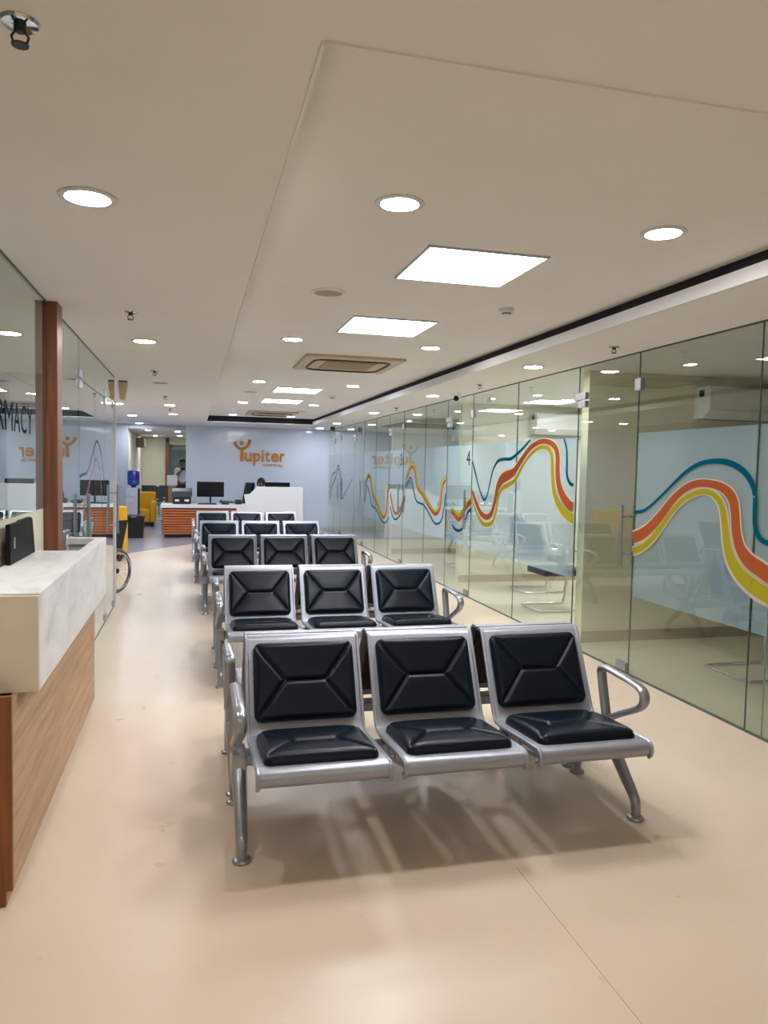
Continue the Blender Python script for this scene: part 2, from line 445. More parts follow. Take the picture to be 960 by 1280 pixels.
# walls
struct(MB().box(-0.17, 3.30, 18.40, 18.52, 0, ZS).build('wall_back', 'wall_glossy'))
struct(MB().box(-1.95, -1.47, 18.40, 18.52, 0, ZS).build('wall_back_left', 'wall_grey'))
struct(MB().box(-1.47, -0.17, 18.42, 18.50, 2.37, ZS).build('trim_4', 'wall_grey'))
struct(MB().box(-1.97, -1.90, 8.62, 28.2, 0, ZS).build('wall_left', 'wall_grey'))
struct(MB().box(-3.45, -0.84, 8.62, 8.70, 0, ZS).build('wall_pharmacy_end', 'wall_grey'))
struct(MB().box(-3.45, -3.40, -2.4, 8.62, 0, ZS).build('wall_pharmacy_side', 'wall_grey'))
struct(MB().box(-3.45, 6.6, -2.5, -2.4, 0, ZT+0.1).build('wall_front', 'wall_cream'))
struct(MB().box(6.6, 6.7, -2.5, 18.5, 0, ZS).build('wall_right', 'wall_cream'))
struct(MB().box(3.30, 6.6, 18.40, 18.52, 0, ZS).build('wall_back_right', 'wall_cream'))
# partitions between the consulting rooms, each with a skirting board
for k, (y, x0, mt) in enumerate([(6.10, 3.44, 'wall_warm'), (9.70, 3.56, 'wall_cream'), (13.10, 3.50, 'wall_cream'), (2.3, 3.30, 'wall_cream')]):
    struct(MB().box(x0, 6.6, y, y+0.12, 0, ZS).build('wall_partition_%s' % ['near', 'middle', 'far', 'first'][k], mt))
    struct(MB().box(x0+0.002, 6.6, y-0.012, y, 0, 0.10).build('baseboard_partition_%s' % ['near', 'middle', 'far', 'first'][k], 'skirting_tan'))
struct(MB().box(-0.16, 3.25, 18.388, 18.40, 0, 0.08).build('baseboard_back', 'skirting_white'))
# far zone seen through the opening beside the reception wall
struct(MB().box(-1.9, -0.93, 27.0, 27.1, 0, ZS).build('wall_far', 'wall_warm'))
struct(MB().box(-0.82, 3.3, 27.2, 27.3, 0, ZS).build('wall_far_right', 'wall_grey'))
struct(MB().box(3.3, 3.4, 18.52, 28.2, 0, ZS).build('wall_far_side', 'wall_cream'))
struct(MB().box(-0.93, -0.80, 26.9, 27.1, 0, 2.28).build('trim_5', 'walnut_post'))
struct(MB().box(-0.80, 1.5, 26.98, 27.06, 2.22, ZS).build('trim_6', 'wall_warm'))
w = struct(MB().box(-0.80, 1.5, 27.0, 27.02, 0.0, 2.22).build('window_9', 'glass_clear'))
MB().box(-0.80, 1.5, 27.03, 27.04, 0.0, 2.05).build('tinted_film', plain('film_green', srgb(96, 122, 104), 0.4), w)
struct(MB().box(-1.90, -1.70, 18.52, 27.0, 0, ZS).build('wall_far_left', 'wall_cream'))

# ------------------------------------------------------------------ right glass front
SPAN = [(2.42, 3.64, 'p'), (3.64, 3.78, 'p'), (3.78, 5.04, 'p'), (5.04, 5.95, 'd'), (5.95, 7.22, 'p'), (7.22, 8.50, 'p'), (8.50, 9.42, 'd'),
        (9.42, 10.40, 'p'), (10.40, 11.55, 'p'), (11.55, 12.45, 'd'), (12.45, 13.40, 'p'), (13.40, 14.40, 'p'), (14.40, 15.30, 'd'),
        (15.30, 16.78, 'p'), (16.78, 17.60, 'd'), (17.60, 18.38, 'p')]
def ribbon(pts, w, x, mb):
    """flat printed stripe of width w(s) along a curve of (Y, z) points, a film 1 mm thick"""
    L = smooth_line(pts, 3); n = len(L); quads = []
    for i, P3 in enumerate(L):
        a, b = P3[:2]
        p, q = L[max(0, i-1)], L[min(n-1, i+1)]
        d = Vector((q[0]-p[0], q[1]-p[1])); 
        if d.length < 1e-6: d = Vector((0, 1))
        d.normalize(); nn = Vector((-d.y, d.x)); ww = P3[2]*w if len(P3) > 2 else w
        quads.append(((a+nn.x*ww/2, b+nn.y*ww/2), (a-nn.x*ww/2, b-nn.y*ww/2)))
    v = [[mb.bm.verts.new((xx, c[0], c[1])) for c in q for xx in (x, x+0.001)] for q in quads]
    for a, b in zip(v[:-1], v[1:]):
        for f in ((a[0], a[2], b[2], b[0]), (a[1], b[1], b[3], a[3]), (a[0], b[0], b[1], a[1]), (a[2], a[3], b[3], b[2])):
            mb.bm.faces.new(f)
    mb.bm.faces.new((v[0][0], v[0][1], v[0][3], v[0][2])); mb.bm.faces.new((v[-1][0], v[-1][2], v[-1][3], v[-1][1]))
def clip(pts, y0, y1):
    """the run of curve points between two seams (points extend a hair past them)"""
    L = smooth_line(pts, 8); lo, hi = y0-0.003, y1+0.003; out = []
    for a, b in zip(L[:-1], L[1:]):
        for p in ((a,) if not out else ()):
            if lo <= p[0] <= hi: out.append(p)
        for e in sorted((lo, hi), key=lambda v: abs(v-a[0])):
            if (a[0]-e)*(b[0]-e) < 0:
                t = (e-a[0])/(b[0]-a[0]); out.append(tuple(u+(v-u)*t for u, v in zip(a, b)))
        if lo <= b[0] <= hi: out.append(b)
    return out
def widths(name, ws):
    c = CURVES[name]; n = len(c)
    CURVES[name] = [(p[0], p[1], ws[min(len(ws)-1, int(round(i*(len(ws)-1)/(n-1))))]) for i, p in enumerate(c)]
widths('teal1', [.030, .026, .022, .020, .022, .026, .030, .034, .040, .040, .040, .038, .036, .036, .036, .034, .034, .034])
widths('or1', [.086, .085, .080, .070, .060, .052, .050, .050, .060, .075, .075, .075, .080, .090, .095, .095, .095])
widths('ye1', [.052, .050, .045, .040, .036, .034, .034, .036, .045, .055, .060, .070, .080, .090, .095, .095, .095])
widths('teal2', [.030, .030, .026, .036, .026, .026, .030, .036, .036, .036, .034, .026, .022])
widths('teal2b', [.022, .026, .034, .036, .034, .030])
widths('or2', [.06, .065, .065, .065, .065, .07, .09, .110, .105, .080, .065, .055, .050, .050, .060, .075, .080, .085, .090, .090, .085])
widths('ye2', [.04, .045, .05, .05, .05, .045, .045, .045, .050, .040, .036, .034, .036, .040, .055, .06, .065, .08, .085, .085])
STRIPES = []   # (curve, width, material, part name)
def stripes(te, orr, ye, wt, wo, wy):
    for nme, w_, mt_, pn in ((te, wt, 'film_teal', 'teal_stripe'), (orr, wo, 'film_orange', 'orange_stripe'), (ye, wy, 'film_yellow', 'yellow_stripe')):
        for n_ in nme: STRIPES.append((CURVES[n_], w_, mt_, pn))
stripes(['teal1'], ['or1'], ['ye1'], 1, 1, 1)
stripes(['teal2', 'teal2b'], ['or2'], ['ye2'], 1, 1, 1)
stripes(['teal3'], ['or3'], ['ye3'], 0.038, 0.062, 0.045)
stripes(['teal4', 'teal5', 'teal6'], ['or4', 'or5', 'or6'], ['ye4', 'ye5'], 0.028, 0.046, 0.036)
for n_ in ('tealf',): STRIPES.append((CURVES[n_], 0.03, 'film_teal_faint', 'teal_stripe'))
for n_ in ('orf',): STRIPES.append((CURVES[n_], 0.05, 'film_rose_faint', 'rose_stripe'))
PALE = [('or1', 1.32), ('ye1', 1.5), ('or2', 1.32), ('ye2', 1.5), ('or3', 0.085), ('or4', 0.062)]
def text_mesh(body, size, extrude=0.001, offset=0.0):
    cu = bpy.data.curves.new('letter', 'FONT'); cu.body = body; cu.size = size; cu.extrude = extrude; cu.offset = offset
    cu.resolution_u = 4
    o = bpy.data.objects.new('letter', cu); COL.objects.link(o)
    bpy.context.view_layer.update()
    me = bpy.data.meshes.new_from_object(o.evaluated_get(bpy.context.evaluated_depsgraph_get()))
    bpy.data.objects.remove(o); bpy.data.curves.remove(cu)
    return me
def letter(body, name, size, loc, xdir, mat, parent, extrude=0.001, offset=0.0, sx=1.0, center=True):
    """flat raised letter standing upright, reading along xdir"""
    me = text_mesh(body, size, extrude, offset)
    x = Vector(xdir).normalized(); z = Vector((0, 0, 1)); n = x.cross(z)
    vs = [v.co.copy() for v in me.vertices]
    cx = (min(v.x for v in vs)+max(v.x for v in vs))/2 if center else 0.0
    wd = max(v.x for v in vs)-min(v.x for v in vs)
    off = origin_of(parent) if parent is not None else Vector((0, 0, 0))
    for v, c in zip(me.vertices, vs):
        v.co = Vector(loc) - off + x*((c.x-cx)*sx) + z*c.y + n*c.z
    me.materials.clear(); me.materials.append(MATS[mat])
    o = bpy.data.objects.new(name, me); COL.objects.link(o)
    if parent is not None: o.parent = parent
    return o, wd*sx
def handle_pair(y, z0, z1, x, par):
    for s in (-1, 1):
        h = MB(); xx = x + s*0.055
        h.tube([(xx, y, z0), (xx, y, z1)], 0.013, 14)
        for zz in (z0+0.09, z1-0.09): h.tube([(x+s*0.007, y, zz), (xx, y, zz)], 0.008, 10)
        h.build('handle', 'steel_brushed', par, smooth=True)
wi = di = 0
for (a, b, kind) in SPAN:
    g = 0.004
    if kind == 'p':
        wi += 1
        pr = struct(MB().box(GX-0.006, GX+0.006, a+g, b-g, 0.012, 2.462).build('window_%d' % wi, 'glass_clear'))
        z0, z1 = 0.61, 1.86
    else:
        di += 1
        pr = struct(MB().box(GX-0.006, GX+0.006, a+g, b-g, 0.016, 2.165).build('door_%d' % di, 'glass_clear'))
        MB().box(GX-0.006, GX+0.006, a+g, b-g, 2.176, 2.462).build('transom_pane', 'glass_clear', pr)
        hy = a+0.09
        handle_pair(hy, 0.84, 1.31, GX, pr)
        MB().box(GX-0.016, GX+0.016, a+0.02, a+0.16, 0.02, 0.085, 0.003).build('patch_fitting', 'steel_satin', pr)
        MB().box(GX-0.018, GX+0.018, b-0.13, b+0.05, 2.178, 2.238, 0.003).build('patch_fitting', 'steel_satin', pr)
        MB().box(GX-0.018, GX+0.018, b-0.13, b-0.01, 2.112, 2.168, 0.003).build('patch_fitting', 'steel_satin', pr)
        MB().box(GX-0.018, GX+0.018, a-0.035, a+0.04, 2.178, 2.27, 0.003).build('patch_fitting', 'steel_satin', pr)
    # dark polished edges at the joints
    e = MB(); top = 2.462
    e.box(GX-0.0062, GX+0.0062, a+0.0015, a+g-0.0005, 0.012, top)
    e.build('glass_edge', 'seam_dark' if a > 3.7 else 'glass_edge', pr)
    if not (kind == 'd' and di == 1):
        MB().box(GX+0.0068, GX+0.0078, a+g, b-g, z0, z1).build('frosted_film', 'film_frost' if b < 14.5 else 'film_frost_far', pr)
        for cn, wd in PALE:
            seg = clip(CURVES[cn], a+g, b-g)
            if len(seg) > 2:
                mb = MB(); ribbon(seg[::3]+[seg[-1]] if len(seg) > 6 else seg, wd, GX-0.0073, mb); mb.build('pale_stripe', 'film_pale', pr)
        for cu, wd, mt, pn in STRIPES:
            seg = clip(cu, a+g, b-g)
            if len(seg) > 2:
                mb = MB(); ribbon(seg[::3]+[seg[-1]] if len(seg) > 6 else seg, wd, GX-0.0086, mb); mb.build(pn, mt, pr)
    if kind == 'd' and di in (2, 3):
        letter({2: '4', 3: '3'}[di], 'door_number', 0.26, (GX-0.0068, a+0.12, 1.61), (0, -1, 0), 'lettering_dark', pr)
struct(MB().box(GX-0.010, GX+0.010, 2.42, 18.38, 2.462, ZS).build('trim_7', 'seam_dark'))
struct(MB().box(GX-0.008, GX+0.008, 2.42, 18.38, 0, 0.012).build('trim_8', 'seam_dark'))

# ------------------------------------------------------------------ left glass front of the pharmacy
LX = -0.83
def lpane(name, a, b, z0, z1, door=False):
    p = struct(MB().box(LX-0.006, LX+0.006, a+0.003, b-0.003, z0, z1).build(name, 'glass_left'))
    MB().box(LX-0.0062, LX+0.0062, b-0.003, b-0.0005, z0, z1).build('glass_edge', 'seam_dark', p)
    return p
pl = lpane('window_10', 0.8, 4.69, 1.285, 2.462)
lpane('window_11', 4.88, 6.0, 0.012, 2.462)
d6 = lpane('door_6', 6.0, 6.9, 0.016, 2.16); MB().box(LX-0.006, LX+0.006, 6.003, 6.897, 2.176, 2.462).build('transom_pane', 'glass_left', d6)
d7 = lpane('door_7', 6.9, 7.64, 0.016, 2.16); MB().box(LX-0.006, LX+0.006, 6.903, 7.637, 2.176, 2.462).build('transom_pane', 'glass_left', d7)
w12 = lpane('window_12', 7.64, 8.54, 0.012, 2.462)
handle_pair(5.55, 0.84, 1.31, LX, d6) if False else handle_pair(6.12, 0.84, 1.31, LX, d6)
handle_pair(8.40, 0.80, 1.32, LX, w12)
for (yy, par) in ((5.92, d6), (7.56, d7)):
    MB().box(LX-0.018, LX+0.018, yy, yy+0.16, 2.10, 2.16, 0.003).build('patch_fitting', 'steel_brushed', par)
    MB().box(LX-0.018, LX+0.018, yy, yy+0.16, 2.18, 2.24, 0.003).build('patch_fitting', 'steel_brushed', par)
MB().box(LX-0.012, LX+0.012, 7.66, 8.5, 2.165, 2.195, 0.003).build('top_rail', 'steel_brushed', w12)
MB().box(LX-0.018, LX+0.018, 7.62, 7.76, 0.02, 0.08, 0.003).build('patch_fitting', 'steel_brushed', w12)
MB().box(LX-0.018, LX+0.018, 8.38, 8.52, 0.02, 0.08, 0.003).build('patch_fitting', 'steel_brushed', w12)
struct(MB().box(LX-0.010, LX+0.010, 0.8, 8.54, 2.462, ZS).build('trim_9', 'seam_dark'))
struct(MB().box(LX-0.008, LX+0.008, 4.88, 8.54, 0, 0.012).build('trim_10', 'seam_dark'))
struct(MB().box(LX-0.02, LX+0.02, 8.555, 8.60, 0.03, 2.21).build('trim_11', 'trim_white'))
struct(MB().box(LX-0.05, LX-0.012, -2.4, 4.69, 0, 1.28).build('wall_counter_back', 'wall_cream'))
struct(MB().box(-0.845, -0.765, 4.70, 4.87, 0, ZS).build('trim_12', 'walnut_post'))
# faint looping print on the pharmacy doors
for (a, b, par) in ((6.0, 6.9, d6), (6.9, 7.64, d7)):
    for cu, wd, mt, pn in (([(5.7, 1.30), (6.0, 1.44), (6.4, 1.47), (6.7, 1.60), (7.03, 1.74), (7.3, 1.66), (7.44, 1.56), (7.57, 1.38), (7.63, 1.2)], 0.022, 'film_teal_faint', 'teal_stripe'),
                           ([(6.2, 1.2), (6.45, 1.32), (6.7, 1.48), (6.97, 1.58), (7.2, 1.50), (7.33, 1.36), (7.42, 1.15)], 0.04, 'film_rose_faint', 'rose_stripe')):
        seg = clip(cu, a+.003, b-.003)
        if len(seg) > 2:
            mb = MB(); ribbon(seg[::3]+[seg[-1]], wd, LX+0.0068, mb); mb.build(pn, mt, par)
# the word on the pharmacy window: letters are parts of one sign
sg = empty('pharmacy_lettering', (LX+0.0066, 3.7, 1.69), 'dark blue PHARMACY lettering stuck on the left glass above the counter', 'lettering')
ys = 4.30; 
for ch in 'PHARMACY'[::-1]:
    wd = {'M': 0.152, 'R': 0.118, 'A': 0.128, 'I': 0.05, 'C': 0.125, 'Y': 0.120, 'P': 0.11, 'H': 0.122}[ch]
    me_o, w_ = letter(ch, 'letter', 0.196, (LX+0.0066, ys-wd/2, 1.69), (0, 1, 0), 'lettering_blue', sg, 0.0003, 0.0, 1.0)
    sc = wd/w_
    for v in me_o.data.vertices:
        cy = ys-wd/2 - 3.7
        v.co.y = cy + (v.co.y-cy)*sc
    ys -= wd+0.022

# ================================================================== CEILING FITTINGS
def make_downlight(glow='downlight_glow'):
    r = empty('downlight', (0, 0, 0))
    MB().lathe([(0.098, -0.001), (0.098, -0.006), (0.090, -0.010), (0.076, -0.008), (0.076, -0.001)], seg=28).build('frame', 'trim_white', r, True)
    MB().lathe([(0.0, -0.0075), (0.074, -0.0075), (0.074, -0.002), (0.0, -0.002)], seg=28).build('diffuser', glow, r)
    return r
ORD = ['nearest', 'second', 'third', 'fourth', 'fifth', 'sixth', 'seventh']
dl = make_downlight(); used = [False]; dlc = make_downlight('downlight_glow_cool'); usedc = [False]
def place(proto, flag, loc, label, cat, group=None, rz=0):
    o = proto if not flag[0] else copy_tree(proto)
    flag[0] = True
    o.location = loc; o.rotation_euler = (0, 0, rz)
    tag(o, label, cat, group)
    return o
rows = [('round white downlight in the left row of the raised ceiling tray', 0.785, ZT, [2.92, 6.22, 9.46, 12.65, 15.75]),
        ('round white downlight in the right row of the raised ceiling tray', 1.975, ZT, [2.92, 6.22, 9.46, 12.65, 15.75]),
        ('round white downlight in the low left ceiling border above the aisle', -0.36, ZS, [2.83, 5.95, 12.2, 14.3]),
        ('round white downlight in the low right ceiling border beside the glass rooms', 2.88, ZS, [6.09, 8.93, 12.07, 15.36, 17.5]),
        ('round white downlight in the ceiling over the yellow armchairs', -1.14, ZS, [12.3, 15.13]),
        ('small distant downlight in the ceiling beyond the reception wall opening, right line', -0.42, ZS, [19.7, 21.8, 25.0]),
        ('small distant downlight in the ceiling beyond the reception wall opening, left line', -1.2, ZS, [21.5, 25.6])]
for txt, x, z, ys_ in rows:
    for k, y in enumerate(ys_):
        place(*((dl, used) if y < 8 else (dlc, usedc)), (x, y, z), '%s %s' % (ORD[k], txt), 'ceiling light', 'round downlights in the ceiling')
# room lamps, and unseen ones added to brighten foreground, pharmacy and far area
for (x, y, z, t) in [(0.785, -1.6, ZS, 'left one of two added well behind the viewpoint'), (1.975, -1.6, ZS, 'right one of two added well behind the viewpoint'), (-0.36, -0.2, ZS, 'single one added on the left behind the viewpoint'), (-1.9, 7.0, ZS, 'fill lamp added inside the pharmacy'),
                     (4.6, 7.2, ZS, 'near lamp inside the middle consulting room'), (4.6, 8.7, ZS, 'far lamp inside the middle consulting room'),
                     (5.2, 12.0, ZS, 'lamp inside the third consulting room'), (5.0, 16.0, ZS, 'lamp inside the last consulting room'), (5.6, 7.9, ZS, 'rear lamp added inside the middle consulting room'), (-1.2, 18.0, ZS, 'lamp added at the back wall above the water dispenser'), (1.0, 23.0, ZS, 'lamp in the far area behind the reception wall'), (1.0, 26.0, ZS, 'rear lamp in the far area behind the reception wall')]:  # rear, back-wall and far-area lamps are extra, added for brightness
    place(*((dl, used) if y < 6 else (dlc, usedc)), (x, y, z), 'unseen round white downlight, %s' % t, 'ceiling light', 'round downlights in the ceiling')

pn = empty('panel_light', (0, 0, 0))
fr = MB()
fr.box(-0.31, 0.31, -0.31, -0.298, -0.012, -0.001); fr.box(-0.31, 0.31, 0.298, 0.31, -0.012, -0.001)
fr.box(-0.31, -0.298, -0.298, 0.298, -0.012, -0.001); fr.box(0.298, 0.31, -0.298, 0.298, -0.012, -0.001)
fr.build('frame', 'steel_brushed', pn)
MB().box(-0.298, 0.298, -0.298, 0.298, -0.009, -0.002).build('diffuser', 'panel_glow', pn)
pf = [False]
for k, y in enumerate([3.71, 5.42, 10.3, 12.12]):
    place(pn, pf, (1.37, y, ZT), '%s square flat panel light in the raised ceiling tray' % ['nearest, largest-looking', 'second', 'third', 'farthest'][k], 'ceiling light', 'square flat panel lights')

place(pn, pf, (5.0, 7.9, ZS), 'unseen flat panel light added inside the middle consulting room', 'ceiling light', 'square flat panel lights')  # unseen panel, added to make the middle room brighter
# cassette air conditioners
def cassette(y, label):
    r = empty('ceiling_air_conditioner', (1.49, y, ZT), label, 'air conditioner', 'cassette air conditioners in the tray')
    hw, hl = 0.48, 0.50
    MB().box(1.49-hw, 1.49+hw, y-hl, y+hl, ZT-0.028, ZT-0.001, 0.008).build('panel', 'plastic_cream', r)
    MB().box(1.49-0.25, 1.49+0.25, y-0.25, y+0.25, ZT-0.034, ZT-0.029).build('intake_grille', 'grille_tan', r)
    g = MB()
    for k in range(9):
        yy = y-0.22+k*0.055; g.box(1.49-0.245, 1.49+0.245, yy-0.006, yy+0.006, ZT-0.038, ZT-0.034)
    g.build('grille_bars', 'plastic_cream', r)['kind'] = 'stuff'
    # four dark curved outlet slots round the grille
    for ang in range(4):
        mb = MB(); a = ang*PI/2
        line = [(-0.36+0.03, -0.30), (-0.33, -0.345), (-0.25, -0.37), (0, -0.375), (0.25, -0.37), (0.33, -0.345), (0.33, -0.30)]
        pts = [(1.49+u*math.cos(a)-v*math.sin(a), y+u*math.sin(a)+v*math.cos(a), ZT-0.029) for u, v in smooth_line(line, 4)]
        mb.tube(pts, [0.006+0.008*math.sin(PI*i/(len(pts)-1)) for i in range(len(pts))], 8)
        mb.build('outlet_slot', 'plastic_black', r, True)
    return r
cassette(7.45, 'cream four-way cassette air conditioner with tan grille, nearer of the two')
cassette(14.95, 'cream four-way cassette air conditioner far back near the reception, farther of the two')

# sprinklers
def make_sprinkler():
    r = empty('sprinkler', (0, 0, 0))
    MB().lathe([(0.0, -0.001), (0.040, -0.001), (0.036, -0.010), (0.016, -0.012), (0.0, -0.012)], seg=20).build('escutcheon', 'chrome', r, True)
    f = MB(); f.lathe([(0.0, -0.012), (0.013, -0.012), (0.013, -0.026), (0.009, -0.030), (0.0, -0.030)], seg=14)
    for s in (-1, 1): f.tube([(s*0.010, 0, -0.028), (s*0.017, 0, -0.042), (s*0.014, 0, -0.056), (0, 0, -0.064)], 0.0028, 8)
    f.build('frame', 'steel_dark', r, True)
    MB().lathe([(0.0, -0.064), (0.018, -0.064), (0.017, -0.068), (0.0, -0.068)], seg=16).build('deflector', 'steel_dark', r)
    for ch in r.children:
        for v in ch.data.vertices: v.co.z *= 0.72
    return r
sp = make_sprinkler(); sf = [False]
for k, y in enumerate([1.77, 4.86, 7.80, 10.64, 12.90]):
    place(sp, sf, (-0.358 if k == 0 else -0.375, y, ZS), '%s chrome sprinkler head in the low left ceiling border' % ORD[k], 'sprinkler', 'ceiling sprinklers')
for k, y in enumerate([4.92, 7.55, 10.94]):
    place(sp, sf, (2.96, y, ZS), '%s chrome sprinkler head in the low right ceiling border by the glass rooms' % ORD[k], 'sprinkler', 'ceiling sprinklers')
# smoke detectors and ceiling speakers
def detector(x, y, z, label):
    r = empty('smoke_detector', (x, y, z), label, 'smoke detector', 'smoke detectors in the tray')
    MB().lathe([(0.0, z-0.001), (0.050, z-0.001), (0.050, z-0.022), (0.044, z-0.026), (0.0, z-0.026)], (x, y, 0), 24).build('base', 'plastic_white', r, True)
    MB().lathe([(0.0, z-0.026), (0.030, z-0.026), (0.026, z-0.042), (0.012, z-0.046), (0.0, z-0.046)], (x, y, 0), 20).build('sensor_head', 'plastic_white', r, True)
    MB().lathe([(0.027, z-0.030), (0.0305, z-0.030), (0.0295, z-0.036), (0.026, z-0.036)], (x, y, 0), 20).build('sensor_slot', 'plastic_black', r)
detector(1.96, 4.57, ZT, 'round white smoke detector right of the nearest panel light')
detector(1.98, 10.95, ZT, 'round white smoke detector far back in the tray')
def ceiling_speaker(x, y, z, label):
    r = empty('ceiling_speaker', (x, y, z), label, 'speaker', 'round ceiling speakers')
    MB().lathe([(0.0, z-0.001), (0.105, z-0.001), (0.100, z-0.008), (0.084, z-0.010), (0.084, z-0.004), (0.0, z-0.004)], (x, y, 0), 28).build('rim', 'ceiling_paint', r, True)
    MB().lathe([(0.0, z-0.0095), (0.082, z-0.007), (0.082, z-0.005), (0.0, z-0.005)], (x, y, 0), 28).build('grille', 'speaker_grille', r)
ceiling_speaker(0.78, 4.50, ZT, 'round beige speaker grille left of the second panel light')
ceiling_speaker(0.78, 10.8, ZT, 'round beige speaker grille far back on the left of the tray')
ceiling_speaker(1.97, 14.2, ZT, 'round beige speaker grille beside the far cassette air conditioner')
ceiling_speaker(-0.37, 8.9, ZS, 'round beige speaker grille in the low left ceiling border')
# dome camera
cx, cy = 3.06, 8.55
r = empty('dome_camera', (cx, cy, ZS), 'white dome security camera with black lens window by the glass rooms', 'security camera')
MB().lathe([(0.0, ZS-0.001), (0.062, ZS-0.001), (0.060, ZS-0.020), (0.052, ZS-0.030), (0.0, ZS-0.030)], (cx, cy, 0), 24).build('base', 'plastic_white', r, True)
MB().sphere((cx, cy, ZS-0.045), 0.046, 20, 12).build('ball', 'plastic_white', r, True)
MB().sphere((cx-0.012, cy-0.016, ZS-0.060), 0.036, 18, 12).build('lens_window', 'screen_black', r, True)
cx, cy = 2.95, 16.2
r = empty('dome_camera', (cx, cy, ZS), 'small dome camera hanging at the far corner before the reception wall', 'security camera')
MB().lathe([(0.0, ZS-0.001), (0.062, ZS-0.001), (0.060, ZS-0.030), (0.0, ZS-0.030)], (cx, cy, 0), 20).build('base', 'plastic_white', r, True)
MB().sphere((cx, cy, ZS-0.070), 0.055, 18, 12).build('lens_window', 'plastic_dark', r, True)
# box speaker hung at the end of the pharmacy glass
r = empty('wall_speaker', (-0.80, 8.95, 2.38), 'small beige box speaker hanging above the white door jamb', 'speaker')
MB().prism([(-0.82, 2.455), (-0.72, 2.455), (-0.745, 2.26), (-0.80, 2.26)], 1, 8.88, 9.02, 0.008).build('cabinet', 'plastic_cream', r)
MB().box(-0.815, -0.725, 8.90, 9.0, 2.455, ZS).build('bracket', 'steel_dark', r)

# ================================================================== BENCHES
def grid_pad(w, d, t, nx=72, ny=64, cx=(0.30, 0.70), cy=0.5, r=0.035):
    """upholstered pad: lies in local x (width) / y (depth), puffs up along z, stitched into four panels"""
    bm = bmesh.new()
    def seg_d(p, a, b):
        ab = (b[0]-a[0], b[1]-a[1]); L = ab[0]**2+ab[1]**2
        s = max(0, min(1, ((p[0]-a[0])*ab[0]+(p[1]-a[1])*ab[1])/L))
        return math.hypot(p[0]-a[0]-s*ab[0], p[1]-a[1]-s*ab[1])
    x0, x1, yc = (cx[0]-0.5)*w, (cx[1]-0.5)*w, (cy-0.5)*d
    hw, hd = w/2, d/2
    lines = [((x0, yc), (x1, yc)), ((x0, yc), (-hw, -hd)), ((x0, yc), (-hw, hd)), ((x1, yc), (hw, -hd)), ((x1, yc), (hw, hd))]
    top = []
    for j in range(ny+1):
        row = []
        for i in range(nx+1):
            u = -1+2*i/nx; v = -1+2*j/ny
            # denser near the rim
            u = math.copysign(abs(u)**0.85, u); v = math.copysign(abs(v)**0.85, v)
            x, y = u*hw, v*hd
            # rounded corners
            ax, ay = abs(x)-(hw-r), abs(y)-(hd-r)
            if ax > 0 and ay > 0:
                q = math.hypot(ax, ay)
                if q > 1e-9:
                    mx_ = max(ax, ay); k = mx_/q
                    x = math.copysign(hw-r+ax*k, x); y = math.copysign(hd-r+ay*k, y)
            e = min(hw-abs(x), hd-abs(y)); 
            if ax > 0 and ay > 0: e = r-max(ax, ay)
            edge = min(1.0, max(0.0, e)/0.028)
            h = t*(0.30+0.70*math.sqrt(max(0, 1-(1-edge)**2)))
            dd = min(seg_d((x, y), a, b) for a, b in lines)
            h -= 0.34*t*math.exp(-(dd/0.0085)**2)*(0.2+0.8*edge)
            h += 0.16*t*math.sin(min(1, dd/0.075)*PI/2)*edge
            row.append(bm.verts.new((x, y, h)))
        top.append(row)
    for j in range(ny):
        for i in range(nx):
            bm.faces.new((top[j][i], top[j][i+1], top[j+1][i+1], top[j+1][i]))
    rim = top[0][:] + [top[j][nx] for j in range(1, ny+1)] + top[ny][nx-1::-1] + [top[j][0] for j in range(ny-1, 0, -1)]
    low = [bm.verts.new((v.co.x, v.co.y, 0)) for v in rim]; n = len(rim)
    for i in range(n): bm.faces.new((rim[i], low[i], low[(i+1) % n], rim[(i+1) % n]))
    bm.faces.new(low)
    bmesh.ops.recalc_face_normals(bm, faces=bm.faces)
    return bm
def pad_object(name, w, d, t, mtx, parent, **kw):
    mb = MB(); mb.bm.free(); mb.bm = grid_pad(w, d, t, **kw)
    mb.bm.transform(mtx)
    return mb.build(name, 'leather_black', parent, True, world=False)
